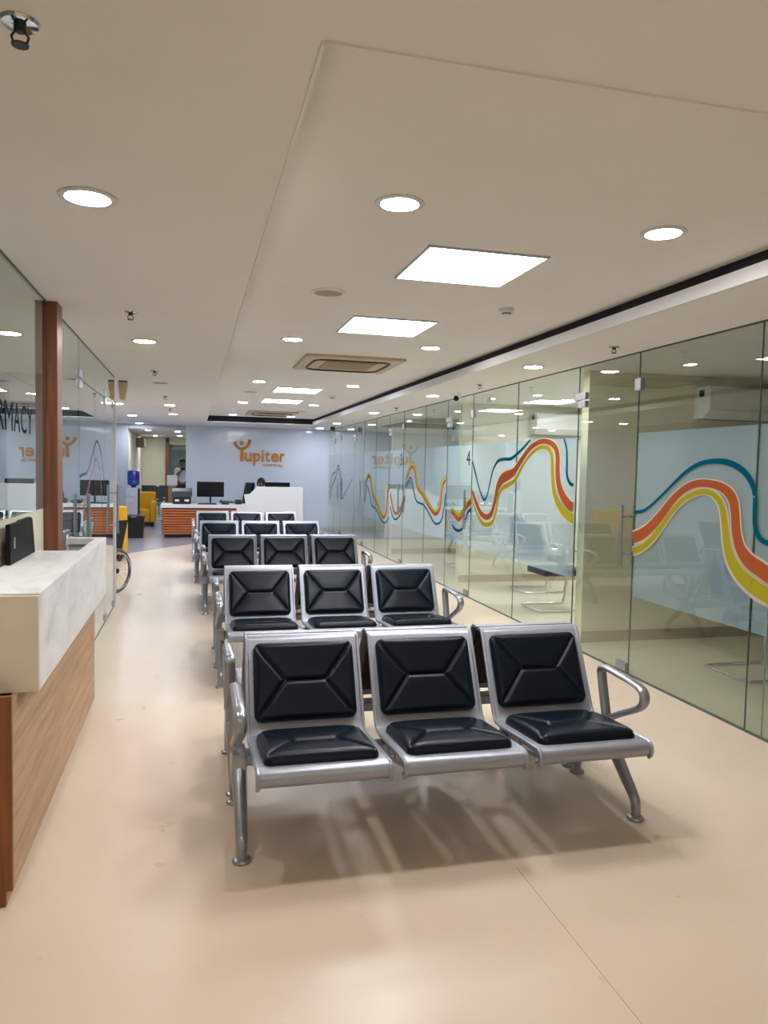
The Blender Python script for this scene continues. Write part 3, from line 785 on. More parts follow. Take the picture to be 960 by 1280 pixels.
# side outline of the bent seat shell, front lip to top flange (local y, z)
SH = [(-0.405, 0.347), (-0.430, 0.351), (-0.446, 0.364), (-0.452, 0.383), (-0.448, 0.401), (-0.437, 0.413), (-0.420, 0.418), (-0.36, 0.414), (-0.02, 0.384), (0.025, 0.388), (0.052, 0.415),
      (0.222, 0.757), (0.236, 0.771), (0.260, 0.776), (0.287, 0.771)]
def shell_outline(t=0.014):
    pts = SH; n = len(pts); inner = []
    for i, p in enumerate(pts):
        a = pts[max(0, i-1)]; b = pts[min(n-1, i+1)]
        d = Vector((b[0]-a[0], b[1]-a[1])).normalized(); nn = Vector((d.y, -d.x))   # below / behind the surface
        inner.append((p[0]+nn.x*t, p[1]+nn.y*t))
    return pts + inner[::-1]
def make_bench():
    r = empty('airport_bench', (0, 0, 0))
    b = MB(); b.box(-0.90, 0.90, -0.045, 0.035, 0.285, 0.335, 0.006); b.build('beam', 'silver_paint', r, world=False)
    for sx in (-0.572, -0.004, 0.568):
        s = MB(); s.prism(shell_outline(), 0, sx-0.260, sx+0.260, 0.0)
        # rolled side edges
        for e in (-1, 1):
            x = sx+e*0.255
            s.tube([(x, p[0], p[1]-0.004) for p in SH[1:-2]], 0.0085, 8)
        sh = s.build('seat_shell', 'silver_paint', r, True, world=False)
        slope = math.atan2(0.030, 0.34)
        pad_object('seat_cushion', 0.452, 0.395, 0.038, Matrix.Translation((sx, -0.192, 0.3995)) @ Matrix.Rotation(-slope, 4, 'X'), sh)
        ang = math.atan2(0.342, 0.170)
        mid = ((0.052+0.222)/2-0.002, (0.415+0.757)/2+0.003)
        pad_object('back_cushion', 0.456, 0.350, 0.032, Matrix.Translation((sx, mid[0], mid[1])) @ Matrix.Rotation(ang, 4, 'X'), sh)
        # black rear cover
        c = MB(); c.prism([(0.078, 0.440), (0.234, 0.750), (0.260, 0.754), (0.260, 0.73), (0.108, 0.425)], 0, sx-0.235, sx+0.235, 0.003)
        c.build('rear_cover', 'plastic_black', sh, world=False)
        # slotted brackets under the seat
        for e in (-1, 1):
            x = sx+e*0.236
            k = MB()
            for p, q in (((-0.40, 0.375), (-0.04, 0.290)), ((-0.40, 0.385), (0.03, 0.375)), ((-0.04, 0.290), (0.03, 0.375)), ((-0.22, 0.335), (-0.20, 0.385)), ((-0.12, 0.31), (-0.08, 0.38))):
                k.tube([(x, p[0], p[1]), (x, q[0], q[1])], 0.011, 6, flat=0.35, side=(1, 0, 0))
            k.build('bracket', 'silver_paint', sh, world=False)
    for e in (-1, 1):
        x = e*0.872
        hub = MB(); hub.box(x-0.032, x+0.032, -0.075, 0.065, 0.262, 0.350, 0.014)
        hub.build('leg_hub', 'cast_aluminium', r, True, world=False)
        for f in (-1, 1):
            yy = lambda v: v if f < 0 else -v*0.90
            line = [(x, yy(-0.02), 0.300), (x, yy(-0.10), 0.235), (x, yy(-0.21), 0.140), (x, yy(-0.262), 0.095), (x, yy(-0.278), 0.065), (x, yy(-0.280), 0.015)]
            rr = smooth_line([p+(q,) for p, q in zip(line, (0.030, 0.027, 0.023, 0.021, 0.020, 0.019))], 4)
            lg = MB(); lg.tube([p[:3] for p in rr], [p[3] for p in rr], 12, flat=1.12, side=(1, 0, 0))
            lo = lg.build('leg', 'cast_aluminium', r, True, world=False)
            ft = MB(); ft.lathe([(0.0, 0.0), (0.036, 0.0), (0.038, 0.006), (0.034, 0.014), (0.022, 0.018), (0.0, 0.018)], (x, yy(-0.280), 0), 20)
            ft.build('foot', 'cast_aluminium', lo, True, world=False)
        ax = e*0.884
        loop = [(0.00, 0.330), (0.035, 0.450), (0.066, 0.560), (0.068, 0.590), (0.040, 0.608), (-0.06, 0.607), (-0.18, 0.602), (-0.255, 0.592),
                (-0.290, 0.568), (-0.288, 0.530), (-0.245, 0.492), (-0.12, 0.430), (-0.02, 0.378)]
        pts = smooth_line(loop, 4, closed=False)
        a = MB(); a.tube([(ax, p[0], p[1]) for p in pts], 0.0155, 12, flat=1.65, side=(1, 0, 0))
        a.build('armrest', 'cast_aluminium', r, True, world=False)
    return r
bench = make_bench(); bf = [False]
ROWS = [(1.065, 3.17), (1.068, 5.54), (1.00, 8.20), (0.925, 10.35), (0.89, 12.60)]
NM = ['frontmost, nearest the camera', 'second row from the camera', 'third row from the camera', 'fourth row from the camera', 'last row nearest the desk']
for k, (x, y) in enumerate(ROWS):
    place(bench, bf, (x, y, 0), 'silver three-seat bench with black stitched pads, %s' % NM[k], 'bench', 'silver three-seat waiting benches')
    place(bench, bf, (x, y+0.59, 0), 'silver bench facing the reception, back to back with %s' % NM[k], 'bench', 'silver three-seat waiting benches', PI)

# ================================================================== PHARMACY COUNTER (left foreground)
r = empty('pharmacy_counter', (-0.68, 3.9, 0), 'service counter with white marble-look top and oak front, left foreground', 'counter')
# marble apron and worktop: a solid block with a sunken well at the far end
MB().box(-0.822, -0.530, 2.874, 4.25, 1.040, 1.080, 0.003).build('worktop', 'stone_white', r)
MB().box(-0.560, -0.530, 2.874, 5.00, 0.728, 1.0395, 0.001).build('apron', 'stone_white', r)
MB().box(-0.822, -0.531, 2.858, 2.873, 0.726, 1.072, 0.001).build('end_apron', 'stone_end', r)
MB().box(-0.590, -0.530, 4.2505, 5.00, 1.040, 1.080, 0.003).build('worktop_edge', 'stone_white', r)
MB().box(-0.750, -0.5905, 4.94, 5.00, 1.040, 1.080, 0.003).build('worktop_edge', 'stone_white', r)
MB().box(-0.822, -0.563, 4.2505, 5.00, 0.96, 0.97).build('well_floor', 'slat_gap', r)
MB().box(-0.750, -0.563, 4.97, 5.00, 0.728, 1.0395).build('far_end_panel', 'stone_white', r)
MB().box(-0.618, -0.600, 2.776, 4.985, 0.055, 0.7255).build('front_panel', 'oak_light', r)
MB().box(-0.640, -0.622, 2.776, 4.95, 0.0, 0.0545).build('plinth', 'oak_light', r)
MB().prism([(-0.822, 0.0), (-0.622, 0.0), (-0.622, 0.0545), (-0.600, 0.0545), (-0.600, 0.742), (-0.822, 0.742)], 1, 2.755, 2.775, 0.001).build('end_panel', 'oak_dark', r)
# black monitor standing at the back edge of the counter
r = empty('counter_monitor', (-0.80, 3.9, 1.08), 'black flat monitor seen edge-on at the back of the pharmacy counter', 'monitor')
MB().prism([(3.64, 1.0815), (4.18, 1.0815), (4.12, 1.262), (4.08, 1.270), (3.90, 1.268), (3.84, 1.262), (3.64, 1.264)], 0, -0.812, -0.790, 0.004).build('casing', 'monitor_matte', r)
MB().box(-0.7895, -0.7885, 3.70, 3.73, 1.15, 1.20).build('label', 'steel_brushed', r)

# ================================================================== RECEPTION DESK
DY = 16.30
r = empty('reception_desk', (0.85, 16.7, 0), 'long white reception desk with orange wooden slat front, before the logo wall', 'desk')
MB().box(-0.60, 0.90, DY+0.03, 17.0, 0.07, 0.63).build('carcass', 'slat_gap', r)
MB().box(-0.57, 0.90, DY+0.08, 16.9, 0.0, 0.07).build('plinth', 'plastic_dark', r)
for k in range(10):
    z = 0.075+k*0.0545
    MB().box(-0.62, 0.90, DY, DY+0.03, z, z+0.040, 0.006, 1).build('slat', 'slat_wood', r)
for k in range(10):
    z = 0.075+k*0.0545
    MB().box(-0.632, -0.602, DY+0.035, 16.98, z, z+0.040, 0.006, 1).build('slat', 'slat_wood', r)
MB().box(-0.66, 1.04, DY-0.02, 17.05, 0.632, 0.70, 0.006).build('worktop', 'lacquer_white', r)
MB().prism([(0.905, 0.0), (0.905, 0.630), (1.045, 0.630), (1.10, 0.72), (1.06, 0.93), (1.19, 0.945), (1.33, 1.09), (2.33, 1.095), (2.33, 0.0)], 1, DY-0.03, DY+0.02, 0.004).build('front_screen', 'lacquer_white', r)
MB().box(1.33, 2.33, DY+0.021, DY+0.30, 1.05, 1.095, 0.003).build('transaction_shelf', 'lacquer_white', r)
MB().box(1.045, 2.30, DY+0.021, 17.05, 0.66, 0.70).build('inner_worktop', 'lacquer_white', r)
MB().box(2.30, 2.33, DY+0.021, 17.05, 0.0, 1.049).build('side_panel', 'lacquer_white', r)

def monitor(x, y, z0, w, h, label, facing=1):
    r = empty('desktop_monitor', (x, y, z0), label, 'monitor', 'monitors on the reception desk')
    MB().box(x-w/2, x+w/2, y-0.015, y+0.015, z0+0.15, z0+0.15+h, 0.005).build('casing', 'screen_black', r)
    MB().box(x-0.02, x+0.02, y+0.016, y+0.03, z0+0.02, z0+0.30).build('stem', 'chrome', r)
    MB().box(x-0.11, x+0.11, y-0.06, y+0.10, z0+0.0005, z0+0.015, 0.004).build('stand_base', 'plastic_dark', r)
monitor(0.37, 16.85, 0.70, 0.58, 0.33, 'wide black desktop monitor on the left part of the reception desk')
monitor(1.83, 16.86, 0.70, 0.56, 0.34, 'black monitor peeking above the white counter screen beside the seated head')
r = empty('printer', (-0.23, 16.8, 0.70), 'bulky black printer at the left end of the reception desk', 'printer')
MB().box(-0.42, -0.04, 16.60, 16.98, 0.7005, 0.86, 0.012).build('body', 'plastic_black', r)
MB().prism([(16.62, 0.862), (16.98, 0.862), (17.00, 1.03), (16.66, 0.97)], 0, -0.44, -0.02, 0.008).build('feeder', 'plastic_dark', r)
for x in (-0.33, -0.13): MB().box(x-0.045, x+0.045, 16.592, 16.599, 0.755, 0.80).build('label', 'paper_white', r)
for (x, lab) in ((0.30, 'black keyboard on the reception desk before the monitor'), ):
    r = empty('keyboard', (x, 16.55, 0.70), lab, 'keyboard')
    MB().box(x-0.20, x+0.20, 16.48, 16.62, 0.7005, 0.718, 0.004).build('body', 'plastic_black', r)
    k = MB()
    for i in range(12):
        for j in range(4): k.box(x-0.185+i*0.031, x-0.160+i*0.031, 16.49+j*0.031, 16.515+j*0.031, 0.7185, 0.724)
    k.build('keys', 'plastic_dark', r)['kind'] = 'stuff'
r = empty('desk_phone', (0.68, 16.6, 0.70), 'black desk telephone right of the monitor on the reception desk', 'telephone')
MB().prism([(16.50, 0.7005), (16.70, 0.7005), (16.70, 0.77), (16.50, 0.725)], 0, 0.60, 0.76, 0.006).build('base', 'plastic_black', r)
h = MB(); h.tube([(0.575, 16.52, 0.745), (0.585, 16.6, 0.765), (0.585, 16.66, 0.785)], 0.018, 8); h.build('handset', 'plastic_black', r, True)
r = empty('card_machine', (1.02, 16.75, 0.70), 'low black box on the reception desk beside the office chair', 'device')
MB().box(0.90, 1.03, 16.66, 16.84, 0.7005, 0.80, 0.01).build('body', 'plastic_black', r)
MB().box(0.92, 1.01, 16.655, 16.659, 0.73, 0.765).build('label', 'sign_label', r)
# office chair behind the desk
def office_chair(x, y, rz, label):
    r = empty('office_chair', (x, y, 0), label, 'chair'); 
    L = lambda mb, n, m, p=r, s=True: mb.build(n, m, p, s, world=False)
    b = MB()
    for k in range(5):
        a = 2*PI*k/5+0.3
        b.tube([(0, 0, 0.10), (0.27*math.cos(a), 0.27*math.sin(a), 0.075)], [0.026, 0.016], 8)
    bo = L(b, 'star_base', 'plastic_black')
    for k in range(5):
        a = 2*PI*k/5+0.3
        L(MB().lathe([(0, -0.02), (0.028, -0.02), (0.030, 0), (0.028, 0.02), (0, 0.02)], (0.27*math.cos(a), 0.27*math.sin(a), 0.031), 12, 0), 'caster', 'plastic_dark', bo)
    L(MB().tube([(0, 0, 0.10), (0, 0, 0.43)], 0.026, 10), 'gas_post', 'chrome')
    L(MB().box(-0.24, 0.24, -0.24, 0.22, 0.44, 0.51, 0.03, 3), 'seat', 'leather_black')
    L(MB().prism([(0.16, 0.60), (0.20, 0.58), (0.33, 1.10), (0.315, 1.16), (0.27, 1.15)], 0, -0.19, 0.19, 0.02), 'backrest', 'leather_black')
    L(MB().tube([(0, 0.18, 0.47), (0, 0.25, 0.50), (0, 0.24, 0.66)], 0.02, 8), 'back_bar', 'plastic_black')
    for s in (-1, 1):
        L(MB().tube([(s*0.25, 0.10, 0.48), (s*0.27, 0.08, 0.68), (s*0.27, -0.16, 0.70)], 0.017, 8), 'armrest', 'plastic_black')
    r.rotation_euler = (0, 0, rz)
    return r
office_chair(1.02, 17.62, -1.15, 'black office chair with tilted back behind the reception desk')

# logo on the back wall: a figure-shaped Y followed by raised letters
r = empty('logo_sign', (1.55, 18.39, 1.9), 'raised orange hospital logo sign on the glossy back wall', 'sign')
WY = 18.395
y_ = MB()
arc = smooth_line([(0.955, 2.115), (1.00, 2.035), (1.075, 1.965), (1.16, 1.955), (1.235, 1.995), (1.295, 2.075), (1.325, 2.185)], 6)
y_.tube([(a, WY-0.010, b) for a, b in arc], 0.036, 10, flat=0.3, side=(0, 1, 0))
y_.tube([(1.145, WY-0.010, 1.97), (1.135, WY-0.010, 1.655)], 0.039, 10, flat=0.3, side=(0, 1, 0))
y_.build('figure_letter', 'gold_paint', r, True)
MB().lathe([(0, WY-0.02), (0.052, WY-0.02), (0.052, WY), (0, WY)], (1.135, 0, 2.085), 20, 1).build('figure_head', 'gold_paint', r)
xx = 1.20
for ch, wd in zip('upiter', (0.175, 0.175, 0.052, 0.115, 0.185, 0.11)):
    lo, w_ = letter(ch, 'letter', 0.42, (xx+wd/2, WY-0.008, 1.665), (1, 0, 0), 'gold_paint', r, 0.008, 0.012)
    sc = wd/w_; c0 = xx+wd/2-1.55
    for v in lo.data.vertices: v.co.x = c0+(v.co.x-c0)*sc
    xx += wd+0.030
xx = 1.63
for ch in 'HOSPITAL':
    wd = 0.022 if ch == 'I' else 0.058
    lo, w_ = letter(ch, 'small_letter', 0.085, (xx+wd/2, WY-0.004, 1.545), (1, 0, 0), 'gold_paint', r, 0.004, 0.0015)
    sc = wd/w_; c0 = xx+wd/2-1.55
    for v in lo.data.vertices: v.co.x = c0+(v.co.x-c0)*sc
    xx += wd+0.012

# ================================================================== LEFT REAR AREA
def wheel(x, y, r_, rim_w, name_mat):
    pass
r = WCH = empty('wheelchair', (-0.98, 9.35, 0), 'folded wheelchair with black back and grey wheels behind the white door jamb', 'wheelchair')
for x in (-1.16, -0.80):
    w_ = MB()
    w_.tube([(x, 9.40+0.25*math.cos(a), 0.265+0.25*math.sin(a)) for a in [2*PI*k/40 for k in range(40)]], 0.019, 8, closed=True)
    wo = w_.build('wheel', 'rubber_grey', r, True)
    p_ = MB(); p_.tube([(x+(0.035 if x > -1 else -0.035), 9.40+0.215*math.cos(a), 0.265+0.215*math.sin(a)) for a in [2*PI*k/40 for k in range(40)]], 0.009, 8, closed=True)
    p_.build('push_rim', 'chrome', wo, True)
    s_ = MB()
    for k in range(16):
        a = 2*PI*k/16; s_.tube([(x, 9.40, 0.265), (x, 9.40+0.24*math.cos(a), 0.265+0.24*math.sin(a))], 0.002, 4)
    s_.build('spokes', 'chrome', wo)['kind'] = 'stuff'
    MB().lathe([(0, x-0.02), (0.03, x-0.02), (0.03, x+0.02), (0, x+0.02)], (0, 9.40, 0.265), 14, 0).build('hub', 'plastic_black', wo)
    f_ = MB(); x2 = x+(0.05 if x < -1 else -0.05)
    f_.tube([(x2, 9.50, 0.95), (x2, 9.36, 0.93), (x2, 9.35, 0.50), (x2, 8.92, 0.50), (x2, 8.86, 0.20)], 0.012, 8)
    f_.tube([(x2, 9.36, 0.70), (x2, 8.98, 0.70), (x2, 8.95, 0.50)], 0.012, 8); f_.tube([(x2, 9.40, 0.50), (x2, 9.40, 0.28)], 0.012, 8)
    f_.build('side_frame', 'steel_brushed', r, True)
    MB().lathe([(0, x2-0.012), (0.085, x2-0.012), (0.085, x2+0.012), (0, x2+0.012)], (0, 8.87, 0.087), 20, 0).build('caster', 'plastic_dark', r, True)
MB().box(-1.10, -0.86, 9.35, 9.375, 0.52, 0.86, 0.008).build('back_sling', 'dark_base', r)
MB().prism([(9.20, 0.50), (9.54, 0.50), (9.66, 0.86), (9.20, 0.86)], 0, -0.842, -0.830, 0.003).build('side_guard', 'dark_base', r)
MB().box(-1.10, -0.86, 8.95, 9.34, 0.475, 0.50, 0.008).build('seat_sling', 'dark_base', r)
WCH.rotation_euler = (0, 0, math.radians(-33)); WCH.location = (-1.06, 9.43, 0)

def armchair(x, y, label, rz=0):
    r = empty('yellow_armchair', (x, y, 0), label, 'armchair', 'yellow armchairs along the left wall')
    L = lambda mb, n, m: mb.build(n, m, r, True, world=False)
    L(MB().box(-0.36, 0.36, -0.36, 0.36, 0.04, 0.10, 0.01), 'base', 'dark_base')
    L(MB().box(-0.27, 0.27, -0.37, 0.26, 0.101, 0.42, 0.04, 3), 'seat', 'yellow_fabric')
    L(MB().box(-0.38, 0.38, 0.262, 0.42, 0.101, 0.84, 0.05, 3), 'backrest', 'yellow_fabric')
    for s in (-1, 1): L(MB().box(min(s*0.272, s*0.40), max(s*0.272, s*0.40), -0.38, 0.26, 0.101, 0.62, 0.04, 3), 'arm', 'yellow_fabric')
    for s in (-1, 1):
        for t in (-1, 1): L(MB().lathe([(0, 0), (0.022, 0), (0.028, 0.04), (0, 0.04)], (s*0.32, t*0.32, 0), 10), 'foot', 'dark_base')
    r.rotation_euler = (0, 0, rz)
    return r
armchair(-1.44, 12.75, 'mustard yellow armchair behind the wheelchair, nearer of the two')
armchair(-1.28, 18.02-0.0, 'mustard yellow armchair beyond the black bin, farther of the two') if False else armchair(-1.30, 19.6, 'mustard yellow armchair beyond the black bin, farther of the two')
r = empty('waste_bin', (-1.20, 16.4, 0), 'low black rectangular bin standing before the water dispenser', 'bin')
MB().prism([(-1.33, 0.0), (-1.01, 0.0), (-0.99, 0.42), (-1.35, 0.42)], 1, 16.25, 16.60, 0.01).build('body', 'plastic_black', r)
MB().box(-1.36, -0.98, 16.23, 16.62, 0.421, 0.47, 0.012).build('lid', 'plastic_dark', r)
MB().box(-1.24, -1.14, 16.222, 16.229, 0.435, 0.452).build('lid_handle', 'steel_brushed', r)
r = empty('water_dispenser', (-1.27, 17.3, 0), 'grey water dispenser cabinet with black side by the left wall', 'water dispenser')
MB().box(-1.42, -1.17, 17.12, 17.44, 0.0, 1.02, 0.012).build('cabinet', 'dispenser_grey', r)
MB().box(-1.1695, -1.14, 17.13, 17.43, 0.0, 1.00, 0.004).build('side_panel', 'plastic_black', r)
MB().box(-1.36, -1.23, 17.105, 17.119, 0.70, 0.92).build('tap_recess', 'dispenser_grey', r)
for x in (-1.33, -1.26): MB().box(x-0.012, x+0.012, 17.075, 17.104, 0.84, 0.875).build('tap', 'plastic_white', r)
r = empty('water_bottle', (-1.27, 17.28, 1.02), 'large blue water bottle upside down on the grey dispenser', 'water bottle')
MB().lathe([(0.0, 1.021), (0.05, 1.021), (0.055, 1.05), (0.125, 1.09), (0.13, 1.16), (0.124, 1.17), (0.13, 1.18), (0.13, 1.33), (0.12, 1.385), (0.08, 1.40), (0.0, 1.40)], (-1.27, 17.28, 0), 24).build('bottle', 'water_blue', r, True)

# far waiting area
def waiting_chair(x, y, rz, label, first=[None]):
    if first[0] is None:
        r = empty('waiting_chair', (0, 0, 0))
        MB().box(-0.23, 0.23, -0.23, 0.22, 0.42, 0.47, 0.02).build('seat', 'plastic_black', r, world=False)
        MB().prism([(0.20, 0.50), (0.24, 0.50), (0.31, 0.86), (0.27, 0.87)], 0, -0.22, 0.22, 0.01).build('backrest', 'plastic_black', r, world=False)
        for s in (-1, 1):
            for t in (-1, 1):
                g = MB(); g.tube([(s*0.21, t*0.20, 0.42), (s*0.22, t*0.23, 0.0)], 0.012, 8); g.build('leg', 'steel_brushed', r, world=False)
        first[0] = r; o = r
    else: o = copy_tree(first[0])
    o.location = (x, y, 0); o.rotation_euler = (0, 0, rz); tag(o, label, 'chair', 'black waiting chairs in the far area')
for k, (x, y) in enumerate([(-1.10, 23.2), (-0.58, 23.2), (-1.35, 24.4), (-0.82, 24.4)]):
    waiting_chair(x, y, 0, 'black waiting chair in the far area, %s' % ['front left beyond the far yellow armchair', 'front right beside the sign stand', 'rear left by the cream wall', 'rear right by the wooden post'][k])
r = empty('round_stool', (-0.80, 21.2, 0), 'round teal stool with chrome base beyond the far yellow armchair', 'stool')
MB().lathe([(0, 0.42), (0.21, 0.42), (0.23, 0.45), (0.21, 0.50), (0, 0.51)], (-0.80, 21.2, 0), 24).build('seat', 'teal_fabric', r, True)
MB().tube([(-0.80, 21.2, 0.02), (-0.80, 21.2, 0.42)], 0.03, 10).build('post', 'chrome', r, True)
MB().lathe([(0, 0.0), (0.19, 0.0), (0.18, 0.02), (0, 0.025)], (-0.80, 21.2, 0), 24).build('foot_plate', 'chrome', r, True)
r = empty('sign_stand', (-0.58, 21.9, 0), 'white notice board on a brown wooden stand beyond the reception desk', 'sign stand')
MB().box(-0.68, -0.48, 21.85, 22.05, 0.0, 0.98, 0.01).build('stand', 'post_light', r)
MB().box(-0.71, -0.43, 21.83, 21.848, 0.95, 1.24, 0.003).build('board', 'paper_white', r)
r = empty('wall_air_conditioner', (-1.72, 24.5, 2.2), 'small wall air conditioner high at the far left beyond the opening', 'air conditioner')
MB().box(-1.698, -1.48, 24.1, 24.9, 2.05, 2.33, 0.03).build('casing', 'grille_tan', r)
MB().box(-1.479, -1.46, 24.12, 24.88, 2.07, 2.31, 0.004).build('front_flap', 'plastic_white', r)

# ================================================================== CONSULTING ROOMS
def split_ac(x, y, w, label):
    """x is the left end, back against the wall plane y"""
    r = empty('wall_air_conditioner', (x+w/2, y, 2.05), label, 'air conditioner', 'split air conditioners in the glass rooms')
    d = 0.23
    MB().prism([(y-0.001, 2.07), (y-0.001, 2.36), (y-d+0.02, 2.36), (y-d, 2.34), (y-d, 2.14), (y-d+0.09, 2.07)], 0, x, x+w, 0.006).build('casing', 'plastic_white', r)
    MB().prism([(y-d-0.001, 2.145), (y-d+0.088, 2.072), (y-d+0.083, 2.066), (y-d-0.008, 2.140)], 0, x+0.05, x+w-0.05).build('louvre', 'plastic_white', r)
    MB().box(x+0.02, x+w-0.02, y-d+0.092, y-0.03, 2.064, 2.069).build('outlet', 'plastic_dark', r)
    MB().box(x-0.001, x-0.0002, y-0.15, y-0.08, 2.27, 2.33).build('energy_label', 'sign_label', r)
split_ac(4.52, 6.10, 0.98, 'white split air conditioner on the wall of the nearest glass room')
split_ac(4.56, 9.70, 0.98, 'white split air conditioner on the wall of the middle glass room')
split_ac(4.60, 13.10, 0.98, 'white split air conditioner on the wall of the third glass room')
def cantilever(x, y, label, first=[None]):
    if first[0] is None:
        r = empty('cantilever_chair', (0, 0, 0))
        for_ = smooth_line([(0.28, -0.24, 0.44), (0.30, -0.245, 0.25), (0.27, -0.25, 0.04), (0.20, -0.25, 0.014), (-0.20, -0.25, 0.014), (-0.27, -0.20, 0.014), (-0.27, 0.20, 0.014), (-0.20, 0.25, 0.014), (0.20, 0.25, 0.014), (0.27, 0.25, 0.04), (0.30, 0.245, 0.25), (0.28, 0.24, 0.44)], 4)
        f = MB(); f.tube(for_, 0.0125, 10); f.build('frame', 'chrome', r, True, world=False)
        MB().box(-0.22, 0.28, -0.23, 0.23, 0.395, 0.47, 0.02, 3).build('seat', 'leather_black', r, True, world=False)
        MB().prism([(-0.20, 0.56), (-0.25, 0.55), (-0.34, 0.93), (-0.31, 0.96), (-0.28, 0.94)], 1, -0.22, 0.22, 0.012).build('backrest', 'leather_black', r, True, world=False)
        for s in (-1, 1):
            a = MB(); a.tube(smooth_line([(-0.20, s*0.235, 0.47), (-0.25, s*0.245, 0.60), (-0.22, s*0.26, 0.69), (0.10, s*0.26, 0.69), (0.24, s*0.255, 0.60), (0.27, s*0.245, 0.46)], 4), 0.012, 8)
            a.build('armrest', 'chrome', r, True, world=False)
        first[0] = r; o = r
    else: o = copy_tree(first[0])
    o.location = (x, y, 0); tag(o, label, 'chair', 'black cantilever chairs in the glass rooms')
cantilever(4.30, 4.90, 'black cantilever visitor chair in the nearest glass room')
cantilever(3.98, 7.72, 'black cantilever visitor chair close to the glass of the middle room')
cantilever(4.36, 8.92, 'black cantilever visitor chair by the wall of the middle room')
cantilever(4.36, 3.55, 'black cantilever visitor chair at the right edge of the nearest glass room')
cantilever(4.25, 11.3, 'black cantilever visitor chair in the third glass room')
office_chair(5.0, 8.05, 1.9, 'black office chair with wheels in the middle glass room')
def room_desk(x, y, label):
    r = empty('office_desk', (x, y, 0), label, 'desk', 'white office desks in the glass rooms')
    MB().box(x-0.35, x+0.35, y-0.7, y+0.7, 0.72, 0.75, 0.003).build('desk_top', 'lacquer_white', r)
    for s in (-1, 1): MB().box(x-0.32, x+0.32, min(y+s*0.66, y+s*0.69), max(y+s*0.66, y+s*0.69), 0, 0.7195).build('side_panel', 'lacquer_white', r)
    MB().box(x-0.02, x, y-0.655, y+0.655, 0.2, 0.7195).build('modesty_panel', 'lacquer_white', r)
room_desk(5.25, 4.4, 'white office desk in the nearest glass room')
room_desk(5.75, 7.9, 'white office desk in the middle glass room')
room_desk(5.2, 11.2, 'white office desk in the third glass room')

# ================================================================== PEOPLE
def skinned(name, mat, verts, edges, radii, parent, sub=2, root=0):
    me = bpy.data.meshes.new(name); me.from_pydata([Vector(v) for v in verts], edges, []); me.update()
    o = bpy.data.objects.new(name, me); COL.objects.link(o)
    md = o.modifiers.new('skin', 'SKIN'); md.use_smooth_shade = True
    for i, r_ in enumerate(radii):
        me.skin_vertices[0].data[i].radius = r_ if isinstance(r_, tuple) else (r_, r_)
        me.skin_vertices[0].data[i].use_root = (i == root)
    o.modifiers.new('sub', 'SUBSURF').levels = sub
    bpy.context.view_layer.update()
    dg = bpy.context.evaluated_depsgraph_get()
    m2 = bpy.data.meshes.new_from_object(o.evaluated_get(dg)); m2.materials.clear(); m2.materials.append(MATS[mat])
    bpy.data.objects.remove(o); bpy.data.meshes.remove(me)
    m2.name = name
    o2 = bpy.data.objects.new(name, m2); COL.objects.link(o2); o2.parent = parent
    return o2
def head_parts(p, hx, hy, hz, face, body_name='body'):
    """hair cap, eyes, nose, mouth and ears on a head centred at h, looking along face (unit x,y)"""
    fx, fy = face; sx, sy = -fy, fx
    P = lambda f, s, z: (hx+fx*f+sx*s, hy+fy*f+sy*s, hz+z)
    MB().sphere(P(-0.022, 0, 0.03), 0.1, 18, 12, (0.95, 0.95, 1.08)).build('hair', 'hair_black', p, True, world=False)
    e = MB()
    for s in (-1, 1): e.sphere(P(0.088, s*0.032, 0.0), 0.011, 8, 6)
    e.build('eyes', 'paper_white', p, True, world=False)
    n = MB(); n.sphere(P(0.100, 0, -0.03), 0.016, 8, 6, (1, 1, 1.5)); n.build('nose', 'skin', p, True, world=False)
    m_ = MB(); m_.sphere(P(0.088, 0, -0.068), 0.018, 8, 6, (1, 1, 0.4)); m_.build('mouth', 'lip', p, True, world=False)
    a = MB()
    for s in (-1, 1): a.sphere(P(0.0, s*0.082, -0.01), 0.022, 8, 6, (1, 1, 1.4))
    a.build('ears', 'skin', p, True, world=False)
# standing person in the far area, arms raised to a phone, three-quarter view
p = empty('person', (-0.33, 24.2, 0), 'distant standing person in white shirt and black trousers holding a phone up', 'person')
V = [(0, 0, 0.93), (0, 0, 1.10), (0, 0, 1.28), (0, 0, 1.40), (0, -0.01, 1.49), (0, -0.02, 1.58), (0, -0.02, 1.65),          # pelvis .. head 0-6
     (-0.17, 0, 1.38), (-0.22, -0.06, 1.14), (-0.10, -0.24, 1.28), (-0.03, -0.27, 1.36),    # left arm 7-10
     (0.17, 0, 1.38), (0.22, -0.08, 1.14), (0.13, -0.25, 1.34), (0.08, -0.27, 1.42),            # right arm 11-14
     (-0.09, 0, 0.86), (-0.10, -0.01, 0.48), (-0.11, 0.01, 0.09), (-0.12, -0.13, 0.04),      # left leg
     (0.09, 0, 0.86), (0.10, -0.01, 0.48), (0.11, 0.01, 0.09), (0.12, -0.13, 0.04)]
E_ = [(0, 1), (1, 2), (2, 3), (3, 4), (4, 5), (5, 6), (3, 7), (7, 8), (8, 9), (9, 10), (3, 11), (11, 12), (12, 13), (13, 14), (0, 15), (15, 16), (16, 17), (17, 18), (0, 19), (19, 20), (20, 21), (21, 22)]
R_ = [(0.13, 0.095), (0.12, 0.09), (0.14, 0.10), (0.10, 0.08), 0.05, 0.085, 0.08, 0.058, 0.043, 0.032, 0.030, 0.058, 0.043, 0.032, 0.030, 0.085, 0.058, 0.042, 0.038, 0.085, 0.058, 0.042, 0.038]
skinned('body', 'skin', V, E_, R_, p)
shirt_i = [0, 1, 2, 3, 7, 8, 11, 12]
remap = {a: i for i, a in enumerate(shirt_i)}
